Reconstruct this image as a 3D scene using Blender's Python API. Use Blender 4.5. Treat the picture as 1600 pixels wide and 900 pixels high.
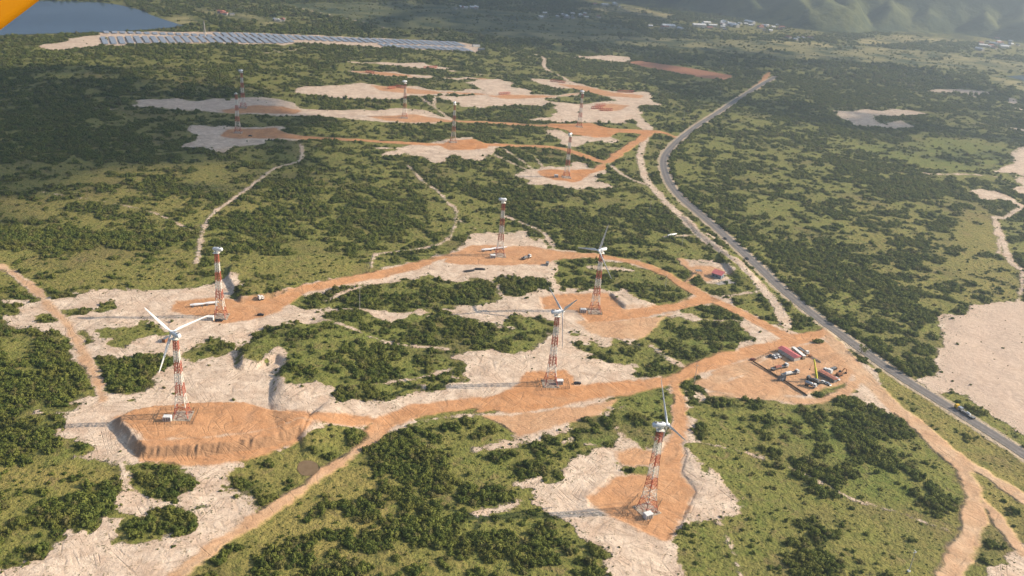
import bpy, bmesh, math, random
import numpy as np
from mathutils import Matrix, Vector, noise as mnoise

for o in list(bpy.data.objects): bpy.data.objects.remove(o)
SC = bpy.context.scene
COL = SC.collection
rng = np.random.default_rng(11)
random.seed(5)

# ------------------------------------------------------------------ camera
FPX, PITCH, ROLL, CAMH = 1350.0, 0.40489, 0.07805, 269.2     # focal length for a 1600 px wide frame
cp, sp, cr, sr = math.cos(PITCH), math.sin(PITCH), math.cos(ROLL), math.sin(ROLL)
FW = np.array([0, cp, -sp]); UP0 = np.array([0, sp, cp]); RX0 = np.array([1.0, 0, 0])
RX = cr*RX0 + sr*UP0; UP = -sr*RX0 + cr*UP0
cam_d = bpy.data.cameras.new('camera'); cam = bpy.data.objects.new('camera', cam_d); COL.objects.link(cam)
cam_d.sensor_width = 36.0; cam_d.lens = 36.0*FPX/1600.0; cam_d.clip_start = 0.2; cam_d.clip_end = 60000
cam.matrix_world = Matrix(((RX[0], UP[0], -FW[0], 0), (RX[1], UP[1], -FW[1], 0), (RX[2], UP[2], -FW[2], CAMH), (0, 0, 0, 1)))
SC.camera = cam

# ------------------------------------------------------------------ light
SUN_EL = math.radians(29.5); SUN_XY = (0.979, 0.203); SUN_ROT = math.atan2(SUN_XY[0], SUN_XY[1])
w = bpy.data.worlds.new('World'); SC.world = w; w.use_nodes = True
nt = w.node_tree; nt.nodes.clear()
sky = nt.nodes.new('ShaderNodeTexSky'); sky.sky_type = 'NISHITA'; sky.sun_disc = False
sky.sun_elevation = SUN_EL; sky.sun_rotation = SUN_ROT; sky.altitude = 300; sky.air_density = 1.0; sky.dust_density = 1.6
bg = nt.nodes.new('ShaderNodeBackground'); bg.inputs[1].default_value = 0.075
wo = nt.nodes.new('ShaderNodeOutputWorld'); nt.links.new(sky.outputs[0], bg.inputs[0]); nt.links.new(bg.outputs[0], wo.inputs[0])
sl = bpy.data.lights.new('sun', 'SUN'); sl.energy = 5.0; sl.angle = math.radians(0.5); sl.color = (1.0, 0.84, 0.64)
so = bpy.data.objects.new('sun', sl); COL.objects.link(so)
sv = Vector((SUN_XY[0]*math.cos(SUN_EL), SUN_XY[1]*math.cos(SUN_EL), math.sin(SUN_EL)))
so.rotation_euler = sv.to_track_quat('Z', 'Y').to_euler(); so.location = (600, 200, 700)
vs = SC.view_settings; vs.view_transform = 'Standard'; vs.look = 'None'; vs.exposure = 1.42; vs.gamma = 1.0; vs.use_curve_mapping = False
SC.render.engine = 'CYCLES'
SC.cycles.max_bounces = 5; SC.cycles.diffuse_bounces = 2; SC.cycles.glossy_bounces = 2; SC.cycles.transmission_bounces = 2
SC.cycles.volume_bounces = 0; SC.cycles.transparent_max_bounces = 4
SC.cycles.use_adaptive_sampling = True; SC.cycles.adaptive_threshold = 0.012
SC.cycles.use_denoising = True
try: SC.cycles.denoising_prefilter = 'ACCURATE'
except Exception: pass

# ------------------------------------------------------------------ pixel -> ground helpers
def gnd(px, py, z=0.0):
    px = np.asarray(px, float); py = np.asarray(py, float)
    d = FW[None] + RX[None]*((px.reshape(-1, 1)-800)/FPX) - UP[None]*((py.reshape(-1, 1)-450)/FPX)
    t = (z-CAMH)/d[:, 2]
    return d[:, :2]*t[:, None]
def P2(pts, z=0.0):
    a = np.array(pts, float); return gnd(a[:, 0], a[:, 1], z)
def proj(x, y, z):
    v = np.stack([np.asarray(x, float), np.asarray(y, float), np.asarray(z, float)-CAMH], -1)
    k = v@FW; k = np.where(k < 1, 1, k)
    return 800+FPX*(v@RX)/k, 450-FPX*(v@UP)/k, v@FW

# ------------------------------------------------------------------ numpy noise
def _h(ix, iy, s):
    n = (ix.astype(np.int64)*374761393 + iy.astype(np.int64)*668265263 + s*974711) & 0xffffffff
    n = ((n ^ (n >> 13))*1274126177) & 0xffffffff
    return ((n ^ (n >> 16)) & 0xffffff)/16777215.0
def vn(x, y, s=0):
    ix = np.floor(x); iy = np.floor(y); fx = x-ix; fy = y-iy
    fx = fx*fx*(3-2*fx); fy = fy*fy*(3-2*fy)
    a = _h(ix, iy, s); b = _h(ix+1, iy, s); c = _h(ix, iy+1, s); d = _h(ix+1, iy+1, s)
    return (a*(1-fx)+b*fx)*(1-fy)+(c*(1-fx)+d*fx)*fy
def fbm(x, y, s=0, o=4):
    t = 0; a = .5; n = 0
    for k in range(o):
        t = t + a*vn(x*2**k+17.3*k, y*2**k-9.1*k, s+k); n += a; a *= .5
    return t/n
def ss(a, b, x):
    t = np.clip((x-a)/(b-a), 0, 1); return t*t*(3-2*t)

# ------------------------------------------------------------------ signed distances (metres, inside positive)
BIG = 30.0
def sd_poly(x, y, P, pad=BIG):
    out = np.full(x.shape, -pad)
    m = np.nonzero((x > P[:, 0].min()-pad) & (x < P[:, 0].max()+pad) & (y > P[:, 1].min()-pad) & (y < P[:, 1].max()+pad))[0]
    if not len(m): return out
    X = x[m]; Y = y[m]; d2 = np.full(X.shape, 1e18); ins = np.zeros(X.shape, bool)
    n = len(P)
    for i in range(n):
        ax, ay = P[i]; bx, by = P[(i+1) % n]
        ex, ey = bx-ax, by-ay; L = ex*ex+ey*ey+1e-9
        t = np.clip(((X-ax)*ex+(Y-ay)*ey)/L, 0, 1)
        d2 = np.minimum(d2, (X-ax-t*ex)**2+(Y-ay-t*ey)**2)
        c = (ay > Y) != (by > Y)
        ins ^= c & (X < ex*(Y-ay)/(ey if abs(ey) > 1e-12 else 1e-12)+ax)
    d = np.sqrt(d2); out[m] = np.clip(np.where(ins, d, -d), -pad, pad)
    return out
def sd_line(x, y, P, hw, pad=BIG):
    out = np.full(x.shape, -pad)
    m = np.nonzero((x > P[:, 0].min()-pad) & (x < P[:, 0].max()+pad) & (y > P[:, 1].min()-pad) & (y < P[:, 1].max()+pad))[0]
    if not len(m): return out
    X = x[m]; Y = y[m]; d2 = np.full(X.shape, 1e18)
    for i in range(len(P)-1):
        ax, ay = P[i]; bx, by = P[i+1]
        ex, ey = bx-ax, by-ay; L = ex*ex+ey*ey+1e-9
        t = np.clip(((X-ax)*ex+(Y-ay)*ey)/L, 0, 1)
        d2 = np.minimum(d2, (X-ax-t*ex)**2+(Y-ay-t*ey)**2)
    out[m] = np.clip(hw-np.sqrt(d2), -pad, pad)
    return out
def smooth_line(P, n=6):
    P = np.asarray(P); Q = np.vstack([2*P[0]-P[1], P, 2*P[-1]-P[-2]]); out = []
    for i in range(1, len(Q)-2):
        p0, p1, p2, p3 = Q[i-1:i+3]
        for k in range(n):
            t = k/n
            out.append(.5*((2*p1)+(-p0+p2)*t+(2*p0-5*p1+4*p2-p3)*t*t+(-p0+3*p1-3*p2+p3)*t**3))
    out.append(P[-1]); return np.array(out)
# ------------------------------------------------------------------ the map of the place, read off the photograph
SAND = [
 # the big worked area in the middle
 [(0,466),(60,464),(130,458),(200,453),(262,450),(310,447),(345,436),(360,434),(372,466),(395,467),(440,458),(478,446),(560,434),(600,422),(650,409),(690,396),(715,389),(728,372),(735,362),(764,361),(811,359),(830,361),(836,371),(855,381),(866,388),(899,391),(936,397),(980,404),(1000,407),(1037,421),(1065,437),(1087,450),(1110,460),(1132,465),(1175,490),(1200,502),(1237,522),(1257,520),(1275,515),(1285,509),(1297,512),(1316,535),(1340,556),(1375,600),(1402,636),(1385,644),(1340,618),(1325,608),(1304,620),(1267,628),(1200,623),(1130,620),(1100,622),(1084,642),(1078,680),(1100,712),(1122,740),(1147,780),(1147,797),(1120,810),(1087,818),(1070,830),(1060,865),(1066,910),(940,910),(942,880),(950,870),(940,855),(920,845),(912,835),(895,817),(875,807),(842,802),(840,787),(825,767),(807,757),(850,742),(875,725),(905,712),(940,702),(962,698),(958,690),(885,690),(850,688),(815,690),(797,680),(790,668),(772,655),(755,652),(700,655),(640,668),(610,677),(575,668),(525,673),(480,686),(440,703),(402,717),(366,724),(362,734),(335,747),(305,750),(300,735),(290,722),(222,719),(205,722),(180,720),(100,721),(82,712),(55,676),(60,645),(85,640),(120,620),(155,608),(100,540),(60,515),(0,512)],
 # south west flat
 [(195,766),(212,772),(225,777),(275,775),(300,765),(305,748),(335,745),(350,765),(385,770),(398,785),(402,800),(395,822),(375,837),(312,877),(265,910),(10,910),(0,880),(-30,870),(-30,862),(25,857),(62,855),(82,847),(150,825),(185,800),(190,780)],
 # far turbine sites
 [(810,272),(823,267),(845,262),(881,258),(903,254),(916,258),(924,264),(943,259),(950,268),(939,274),(946,287),(952,293),(922,294),(903,298),(881,293),(862,287),(845,288),(809,290),(838,281),(802,274)],
 [(587,230),(623,228),(647,225),(680,220),(710,216),(735,215),(742,222),(780,223),(780,230),(770,241),(745,250),(725,250),(712,245),(682,255),(670,247),(632,240),(595,244),(615,235)],
 [(285,203),(310,195),(340,196),(400,198),(438,199),(445,203),(458,208),(472,212),(470,219),(420,220),(412,225),(400,229),(370,230),(350,238),(300,232),(290,228),(305,218)],
 [(202,154),(250,155),(307,157),(355,154),(400,152),(433,155),(460,162),(473,170),(560,172),(588,172),(607,168),(633,168),(660,173),(677,177),(707,186),(720,191),(677,192),(643,193),(602,191),(543,186),(490,182),(423,180),(350,178),(287,172),(237,168),(185,167),(215,162)],
 [(457,144),(480,135),(540,132),(567,130),(607,135),(650,135),(675,141),(720,143),(732,139),(760,141),(745,146),(680,148),(640,150),(612,157),(562,155),(512,151)],
 [(730,127),(752,124),(780,124),(803,130),(806,136),(827,142),(832,146),(871,148),(906,145),(892,149),(850,155),(857,161),(852,165),(813,165),(794,166),(753,169),(727,167),(715,162),(697,157),(680,150),(720,150),(760,146),(745,138)],
 [(852,159),(878,160),(902,162),(925,160),(951,159),(955,154),(937,147),(913,141),(880,138),(841,131),(822,123),(846,122),(892,128),(913,135),(937,140),(955,142),(1014,144),(1021,151),(1035,152),(1021,155),(1030,165),(999,161),(997,168),(1002,175),(1007,187),(1016,203),(1002,203),(997,194),(988,184),(988,189),(969,194),(937,190),(864,191),(859,187),(831,187),(860,184),(867,172),(874,170)],
 [(850,200),(878,205),(892,212),(951,208),(960,219),(957,226),(937,222),(920,224),(901,231),(885,226),(874,215),(850,203)],
 [(530,95),(572,97),(604,97),(658,99),(683,104),(705,106),(703,109),(662,106),(604,102),(561,98.5)],
 [(541,111),(572,110),(600,112),(637,116),(700,120),(745,122),(712,125),(650,122),(595,119),(572,115)],
 [(895,88),(950,87),(980,89),(990,94),(965,97),(940,93),(900,91)],
 [(60,71),(100,64),(150,55),(164,50),(163,70),(110,76),(80,79)],
 [(163,49),(340,50),(500,55),(640,62),(720,66),(742,71),(752,76),(748,81),(738,82),(600,74),(470,67),(440,69.5),(300,68),(163,71)],
 # right hand side dunes and flat
 [(1297,172),(1340,172),(1380,172),(1415,170),(1440,175),(1482,180),(1440,178),(1412,181),(1390,182),(1375,180),(1360,185),(1375,192),(1410,189),(1425,197),(1375,200),(1335,197),(1317,187)],
 [(1440,145),(1462,139),(1512,140),(1550,145),(1527,147),(1532,156),(1517,152),(1507,146),(1470,144)],
 [(1572,152),(1587,153),(1587,163),(1575,160)],[(1580,166),(1597,172),(1610,176),(1600,177)],[(1567,197),(1600,202),(1620,206),(1600,206)],
 [(1555,267),(1575,260),(1585,240),(1600,230),(1660,225),(1660,320),(1600,307),(1590,300),(1592,270)],
 [(1512,297),(1532,295),(1555,297),(1575,310),(1597,320),(1585,317),(1562,311),(1537,312),(1520,307)],
 [(1480,492),(1505,490),(1512,477),(1537,475),(1580,472),(1600,471),(1700,470),(1700,740),(1600,678),(1590,671),(1560,651),(1530,634),(1500,617),(1482,607),(1462,611),(1438,598),(1450,594),(1465,587),(1470,560),(1475,532),(1477,512)],
 [(1065,410),(1071,407),(1099,407),(1117,406),(1128,414),(1143,423),(1139,429),(1150,439),(1148,443),(1120,446),(1104,444),(1082,424),(1069,419)],
 [(1530,905),(1562,887),(1582,872),(1592,860),(1600,855),(1640,850),(1640,910)],
]
SANDLINE = [
 (3.0,[(0,415),(25,430),(50,449),(75,475),(100,500),(117,527),(130,552),(142,575),(155,605),(160,625)]),
 (1.8,[(470,225),(472,240),(467,252),(432,262),(417,272),(400,285),(370,307),(332,335),(317,360),(312,385),(307,410)]),
 (1.6,[(637,257),(662,285),(682,297),(700,317),(712,327),(712,345),(702,370),(680,382),(645,390),(590,397),(580,420)]),
 (1.3,[(712,342),(745,360)]),(2.2,[(791,339),(824,352),(850,365),(865,386)]),
 (1.3,[(502,500),(560,522),(607,536),(700,545)]),(1.3,[(585,604),(650,592),(705,577)]),
 (4.2,[(1012,212),(1005,225),(1000,245),(1007,275),(1022,295),(1042,317),(1062,335),(1087,362),(1122,390),(1150,412),(1175,435),(1190,450),(1203,465),(1218,484),(1228,508)]),
 (2.6,[(950,255),(980,277),(1005,287),(1020,293)]),
 (3,[(1435,270),(1465,272),(1520,273),(1557,277)]),
 (3,[(1597,320),(1588,328),(1570,340),(1562,338)]),(3.2,[(1553,338),(1560,358),(1570,385),(1578,408),(1590,418),(1605,426)]),(1.6,[(1551,340),(1557,365),(1562,390),(1560,395)]),(1.5,[(1597,420),(1597,450),(1590,472)]),
 (2.2,[(187,715),(193,740),(198,768)]),(3.5,[(800,79),(837,85),(850,92),(850,102),(857,110),(882,122),(907,137),(935,146)]),
 (4,[(670,105),(725,114),(800,119),(825,121),(850,124)]),(2.5,[(705,187),(685,172),(668,160),(655,150)]),(2.5,[(678,165),(680,150)]),
 (3,[(415,83),(450,80),(490,73)]),(2,[(410,72),(440,83)]),(1.6,[(780,228),(800,241),(838,268)]),(1.6,[(760,236),(800,255),(840,272)]),
 (4.5,[(445,8),(500,20),(560,33),(605,45)]),(4,[(1100,87),(1130,91),(1170,99)]),(5,[(1140,124),(1185,128)]),
 (1.4,[(1190,457),(1165,458),(1130,463)]),(3,[(923,417),(950,418),(985,421)]),(1.3,[(640,430),(560,450),(510,470)]),
 (1.2,[(600,668),(660,657),(720,650),(790,648)]),(1.6,[(1017,540),(1030,550),(1065,572)]),(2.0,[(1040,369),(1100,367),(1122,375)]),
 (.55,[(1090,690),(1180,712),(1260,742),(1330,780),(1400,800),(1480,830)]),(.45,[(1075,700),(1095,760),(1130,830),(1160,905)]),(.6,[(60,300),(140,312),(230,330),(300,360)]),(1.0,[(830,240),(850,262)]),
 (2.6,[(805,691),(780,696),(745,702)]),(2.0,[(745,802),(780,795),(805,785)]),(2,[(200,168),(140,172)]),
]
VEG = [
 [(0,510),(45,515),(82,517),(110,525),(120,537),(120,546),(95,545),(70,552),(47,557),(0,573),(-30,573),(-30,508)],
 [(0,578),(30,566),(70,557),(110,558),(130,561),(140,580),(150,610),(130,612),(120,620),(100,632),(85,637),(62,645),(80,655),(87,665),(88,685),(110,690),(140,700),(130,705),(80,712),(95,724),(-30,730),(-30,585)],
 [(135,562),(160,558),(190,560),(250,557),(268,565),(258,580),(245,600),(230,612),(200,617),(170,613),(158,605),(148,585)],
 [(152,515),(165,512),(200,510),(225,512),(240,510),(253,517),(245,527),(225,535),(210,540),(195,547),(165,546),(170,535),(152,530)],
 [(122,520),(130,515),(145,525),(147,535),(130,538)],[(95,485),(115,483),(135,484),(170,480),(180,482),(160,488),(130,492),(115,497),(95,490)],
 [(65,492),(80,488),(92,495),(88,502),(68,502)],[(-10,478),(15,474),(27,478),(25,488),(-10,491)],
 [(293,555),(320,542),(345,540),(358,547),(350,555),(325,560),(305,562)],
 [(378,546),(400,533),(432,515),(470,504),(495,501),(495,489),(530,485),(562,486),(590,494),(615,499),(660,495),(700,490),(737,497),(775,507),(800,512),(805,498),(830,499),(862,503),(875,517),(862,527),(850,535),(835,547),(815,555),(800,553),(770,545),(737,547),(720,560),(732,572),(722,582),(705,592),(655,602),(670,612),(650,617),(607,627),(562,630),(530,628),(517,622),(512,600),(495,597),(477,610),(465,616),(445,615),(440,590),(442,583),(457,562),(432,554),(400,567),(378,568)],
 [(472,470),(505,457),(545,447),(587,442),(670,432),(700,440),(712,442),(732,435),(770,439),(776,450),(777,467),(750,475),(712,479),(662,484),(612,485),(562,481),(525,480),(497,481),(475,482)],
 [(782,436),(800,430),(830,433),(852,435),(857,445),(845,452),(810,462),(790,460),(782,450)],
 [(863,410),(882,403),(925,406),(960,412),(1000,419),(1037,427),(1065,441),(1080,450),(1092,457),(1075,467),(1030,475),(1015,470),(990,460),(975,452),(930,450),(882,450),(865,425)],
 [(1060,482),(1112,472),(1125,477),(1145,485),(1165,500),(1112,499),(1087,494),(1067,490)],
 [(1032,499),(1062,497),(1087,503),(1155,503),(1165,525),(1167,535),(1150,545),(1112,557),(1087,570),(1070,569),(1050,556),(1025,540),(1012,522),(1025,515)],
 [(925,557),(955,542),(960,530),(975,535),(990,540),(1017,543),(1028,552),(1060,573),(1052,582),(1015,590),(997,585),(1000,567),(965,567),(945,565)],
 [(902,527),(935,530),(945,538),(930,545),(915,540)],
 [(977,610),(1015,601),(1037,607),(1052,630),(1053,650),(1043,672),(1025,684),(1020,698),(1005,703),(985,690),(970,675),(965,645),(985,630),(966,622)],
 [(885,690),(900,665),(935,655),(955,665),(966,685),(960,700),(930,702),(905,700)],
 [(1060,600),(1075,592),(1100,598),(1095,605),(1065,610)],
 [(1260,617),(1266,611),(1297,604),(1326,594),(1329,597),(1322,605),(1304,615),(1279,622),(1267,622)],
 [(1138,466),(1175,457),(1190,459),(1202,474),(1213,490),(1218,505),(1205,502),(1178,488)],
 [(1196,452),(1207,452),(1225,475),(1262,500),(1276,513),(1255,519),(1238,514),(1225,495),(1212,476)],
 [(650,655),(700,641),(740,633),(770,632),(781,639),(760,645),(700,648),(665,654)],
 [(260,797),(280,792),(305,795),(297,805),(262,801)],[(185,825),(205,816),(237,812),(250,820),(292,822),(285,835),(262,832),(212,847),(185,847)],[(-10,872),(25,872),(50,877),(37,892),(-10,903)],
 [(852,156),(876,154),(892,149),(925,149),(951,156),(929,159),(878,159)],
 [(967,725),(990,733),(1015,731),(1012,741),(985,738)],
 [(1468,609),(1482,610),(1500,621),(1530,638),(1560,655),(1590,675),(1610,688),(1610,697),(1590,688),(1560,669),(1530,649),(1500,631),(1475,617)],
 [(700,668),(690,662),(720,657),(755,655),(770,660),(790,672),(797,683),(760,690)],
 [(508,672),(540,667),(574,669),(560,682),(530,700),(515,700)],
]
DIRT = [
 (0.75,[(185,652),(210,648),(240,640),(300,637),(330,630),(380,632),(430,645),(500,655),(575,652),(592,660),(575,666),(525,667),(467,667),(440,676),(400,684),(330,693),(228,698),(205,678)]),
 (0.75,[(265,477),(275,470),(330,466),(380,470),(430,463),(475,449),(482,457),(455,474),(435,487),(395,500),(350,505),(310,495),(270,487)]),
 (0.7,[(700,400),(735,383),(775,384),(830,385),(870,392),(930,398),(930,403),(870,405),(850,412),(800,413),(760,415),(720,413),(690,410)]),
 (0.8,[(844,464),(872,460),(950,457),(962,468),(975,480),(1010,478),(1060,471),(1090,463),(1110,462),(1122,470),(1100,474),(1050,485),(1010,495),(960,500),(920,503),(915,495),(900,483),(850,482)]),
 (0.85,[(740,645),(760,622),(800,610),(825,582),(880,579),(893,590),(900,601),(950,598),(1000,591),(1012,604),(930,625),(880,633),(840,640),(800,646),(770,641)]),
 (0.72,[(920,777),(960,740),(1015,742),(1025,712),(1040,690),(1065,690),(1072,710),(1065,737),(1087,767),(1062,820),(1040,842),(1005,827),(960,805),(922,790)]),
 (0.6,[(965,707),(990,702),(1022,705),(1020,725),(990,730),(967,722)]),
 (0.55,[(1175,572),(1215,553),(1240,540),(1290,533),(1312,552),(1335,580),(1322,598),(1262,614),(1200,621),(1130,617),(1110,610),(1130,598),(1160,590)]),
 (1,[(842,267),(861,265),(910,265),(926,265),(942,257),(948,254),(945,264),(923,272),(913,281),(896,284),(867,280),(846,274)]),
 (1,[(683,227),(703,220),(740,218),(767,227),(760,232),(727,235),(705,235),(693,230)]),
 (0.9,[(355,201),(430,200),(450,208),(475,213),(480,218),(400,216),(360,215),(345,212)]),
 (0.8,[(345,172),(400,165),(440,167),(470,173),(460,178),(400,177),(350,177)]),
 (0.7,[(570,182),(650,179),(700,187),(700,190),(640,191.5),(600,188)]),
 (0.7,[(580,133),(630,137),(675,142),(712,145),(650,146),(595,142)]),
 (0.8,[(780,149),(827,148),(871,149.5),(906,145),(892,148),(850,153),(780,154)]),
 (1,[(860,193),(920,192),(955,200),(1004,203),(1034,206),(1007,209),(964,206),(955,214),(929,215),(895,210),(885,203),(857,198)]),
 (0.8,[(541,111.5),(572,111),(600,113),(637,117),(650,120),(595,117),(572,114)]),
 (0.7,[(925,165),(960,162),(985,165),(970,172),(935,172)]),(0.75,[(870,131),(905,134),(960,145),(1010,149),(1000,154),(950,150),(900,140)]),
 (0.75,[(222,719),(215,700),(228,699),(330,694),(400,685),(440,676),(467,667),(486,670),(472,684),(440,699),(400,713),(362,720),(290,725)]),
 (0.6,[(1072,418),(1100,415),(1125,420),(1137,428),(1118,436),(1104,440),(1085,425)]),
 (.42,[(900,500),(960,503),(1050,490),(1020,516),(1000,532),(940,526),(915,515)]),(.5,[(745,650),(800,650),(900,637),(965,624),(940,650),(890,662),(810,682),(775,656)]),(.4,[(1085,600),(1130,575),(1190,556),(1180,575),(1130,600),(1110,612)]),
]
DIRTLINE = [
 (0.3,2.3,[(0,415),(25,430),(50,449),(75,475),(100,500),(117,527),(130,552),(142,575),(155,605),(160,625)]),
 (0.78,5.2,[(472,455),(520,446),(560,437),(600,427),(650,414),(690,403),(720,397),(780,392),(850,395),(900,397.5),(945,401.5),(1000,412),(1040,428),(1070,445),(1095,459),(1115,469),(1150,485),(1190,506),(1230,526),(1265,525),(1290,515)]),
 (0.78,6.2,[(1285,519),(1240,533),(1200,543),(1150,555),(1112,567),(1075,582),(1050,594),(1012,602),(975,610),(925,615),(875,622),(800,630),(725,632),(650,645),(612,657),(590,670)]),
 (0.38,3.2,[(592,664),(585,685),(550,708),(520,728),(492,747),(450,777),(415,800),(390,818),(350,846),(300,883),(262,912)]),
 (0.7,3.6,[(1050,598),(1061,622),(1062,645),(1060,665),(1057,687),(1048,712),(1040,737)]),
 (0.9,6.6,[(435,209),(470,214),(550,218),(620,223),(690,226),(780,226.5),(838,228.5),(881,233.5),(917,245),(936,251),(948,252.5),(960,245),(985,228),(1000,217),(1012,210)]),
 (0.7,3.2,[(945,254),(930,266)]),
 (0.8,6.6,[(690,189),(760,191.5),(800,194),(857,196.5),(900,198)]),(.9,6.5,[(1000,205),(1034,207),(1050,212),(1062,216)]),
 (0.8,5,[(650,145),(720,145),(780,151),(830,151)]),(.7,2.5,[(595,118),(700,121.5),(760,123)]),
 (0.24,5.2,[(1293,520),(1312,545),(1333,572),(1362,602),(1400,635),(1437,665),(1475,701),(1500,728),(1518,760),(1521,792),(1517,825),(1505,855),(1492,882),(1484,905)]),
 (0.2,3.2,[(1488,708),(1515,726),(1550,746),(1600,780),(1640,806)]),(.22,2.6,[(1520,765),(1550,800),(1575,835),(1590,857),(1620,875)]),
 (0.4,2.2,[(1110,617),(1200,622),(1267,627),(1300,620),(1330,604),(1350,590)]),
 (0.9,6,[(1181,138),(1190,127),(1203,113)]),
 (0.5,2.4,[(1072,440),(1085,428),(1075,418),(1063,405)]),
]
RED = [[(972,97),(1000,95),(1050,102),(1145,118),(1137,125),(1100,122),(1025,108)]]
# vegetation: (share of ground under bushes, lushness 0 dry .. 1 green, blend metres, polygon)
ZONES = [
 (.62,.35,25,[(-200,130),(330,120),(420,190),(290,230),(220,262),(-200,262)]),
 (.30,.3,15,[(-200,262),(220,255),(330,250),(420,270),(400,330),(250,352),(100,352),(-200,350)]),
 (.95,.6,5,[(-100,366),(60,358),(150,361),(250,366),(300,362),(308,378),(235,386),(100,389),(-100,383)]),
 (.10,.35,6,[(-100,392),(100,393),(300,388),(312,400),(310,445),(262,448),(200,452),(60,462),(-100,464)]),
 (.08,.35,6,[(335,405),(430,398),(520,405),(580,420),(560,430),(475,446),(400,463),(378,464),(360,430)]),
 (.62,.55,8,[(320,368),(400,338),(480,332),(560,345),(620,330),(700,332),(710,372),(640,392),(590,405),(540,408),(500,385),(400,392),(330,398)]),
 (.9,.6,5,[(468,290),(500,290),(512,335),(400,337),(400,325),(470,320)]),
 (.5,.55,12,[(470,235),(650,260),(800,290),(1000,300),(1040,380),(880,395),(800,350),(700,330),(560,330),(430,300)]),
 (.9,.6,6,[(800,322),(860,328),(940,340),(960,352),(900,352),(800,340)]),
 (.68,.55,9,[(650,668),(700,660),(760,655),(800,690),(880,692),(905,720),(840,745),(800,757),(840,790),(850,805),(900,825),(935,855),(940,905),(780,905),(640,850),(612,790),(625,745),(570,720),(600,690)]),
 (.42,.3,8,[(300,890),(420,820),(480,850),(640,850),(780,905),(290,910)]),
 (.13,.08,6,[(430,790),(500,740),(560,722),(622,745),(612,790),(600,840),(540,870),(460,870),(400,850),(370,840)]),
 (.62,.55,8,[(-50,575),(70,560),(130,565),(150,610),(85,640),(85,690),(-50,735)]),
 (.32,.12,6,[(-50,728),(100,724),(195,735),(192,760),(110,770),(60,760),(-50,780)]),
 (.95,.6,3,[(135,562),(250,557),(268,565),(245,600),(230,612),(170,613),(148,585)]),
 (.95,.5,4,[(62,805),(110,775),(190,768),(185,798),(150,820),(100,838),(60,840)]),
 (.55,.4,5,[(-50,780),(60,765),(90,790),(60,840),(30,850),(-50,855)]),
 (.3,.3,6,[(335,745),(400,705),(440,690),(470,670),(510,690),(480,745),(400,790),(350,765)]),
 (.9,.6,5,[(135,562),(150,558),(180,600)]),
 (.33,.68,5,[(378,546),(470,504),(530,485),(700,490),(870,503),(815,555),(720,560),(655,602),(607,627),(445,615)]),
 (.66,.6,5,[(525,550),(560,530),(600,540),(620,560),(600,600),(560,600),(530,570)]),
 (.62,.6,5,[(540,612),(600,615),(660,600),(665,614),(607,627),(545,628)]),
 (.66,.6,5,[(663,498),(700,492),(735,500),(770,510),(770,530),(700,520),(670,512)]),
 (.52,.65,5,[(472,470),(590,442),(775,440),(777,467),(700,480),(497,481)]),
 (.82,.6,4,[(660,472),(700,460),(720,442),(775,440),(776,466),(720,478)]),
 (.8,.6,3,[(782,436),(830,432),(857,440),(845,452),(810,462),(786,458)]),
 (.64,.65,4,[(865,410),(920,408),(1000,425),(1060,450),(1010,462),(960,452),(882,450)]),
 (.62,.75,5,[(1060,515),(1155,505),(1165,525),(1150,543),(1090,556),(1055,545)]),
 (.35,.6,5,[(925,557),(1020,543),(1060,573),(1015,590)]),
 (.12,.75,4,[(965,612),(1040,607),(1055,650),(1005,703),(965,680)]),(.25,.8,3,[(885,690),(935,655),(966,685),(930,702)]),
 # right of the junction
 (.05,.6,6,[(1090,630),(1200,627),(1260,632),(1150,680),(1200,740),(1260,800),(1180,905),(1060,905),(1075,840),(1150,800)]),
 (.40,.85,14,[(1245,632),(1300,640),(1340,680),(1420,730),(1490,770),(1500,790),(1420,790),(1330,775),(1270,720),(1230,680)]),
 (.10,.45,8,[(1270,800),(1360,790),(1500,800),(1515,830),(1490,880),(1430,905),(1300,905)]),
 (.35,.5,8,[(1240,815),(1330,800),(1400,835),(1370,860),(1300,850)]),(.8,.4,5,[(1240,870),(1300,865),(1345,905),(1240,910)]),
 (.07,.2,5,[(1345,560),(1420,600),(1520,665),(1600,715),(1640,760),(1640,860),(1590,850),(1520,790),(1500,720),(1400,630)]),
 # right of the asphalt road
 (.52,.6,14,[(1060,232),(1090,200),(1180,145),(1300,165),(1420,210),(1370,300),(1330,370),(1390,450),(1480,500),(1475,560),(1445,592),(1390,570),(1300,505),(1200,430),(1100,335),(1045,270)]),
 (.42,.35,20,[(1330,310),(1420,330),(1500,380),(1500,440),(1460,480),(1390,450),(1330,380)]),
 (.12,.2,12,[(1500,330),(1545,330),(1590,420),(1595,470),(1510,476),(1490,440),(1490,370)]),
 (.9,.6,10,[(1355,290),(1420,280),(1500,285),(1460,310),(1380,316)]),
 (.2,.8,8,[(1330,230),(1480,215),(1590,235),(1550,265),(1480,268),(1400,250)]),
]
ZONES += [(.8,.6,6,[(1200,690),(1230,685),(1290,740),(1340,775),(1330,790),(1270,770),(1220,720)]),(.85,.6,6,[(1300,640),(1335,650),(1400,700),(1480,768),(1470,785),(1400,750),(1330,700)]),
 (.2,.4,20,[(1080,34),(1200,32),(1290,50),(1270,58),(1080,50)]),(.2,.4,20,[(1520,58),(1600,62),(1640,90),(1520,84)]),(.3,.4,20,[(830,20),(940,22),(940,34),(830,32)]),(.3,.4,20,[(1010,36),(1070,38),(1070,48),(1010,48)])]
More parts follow.
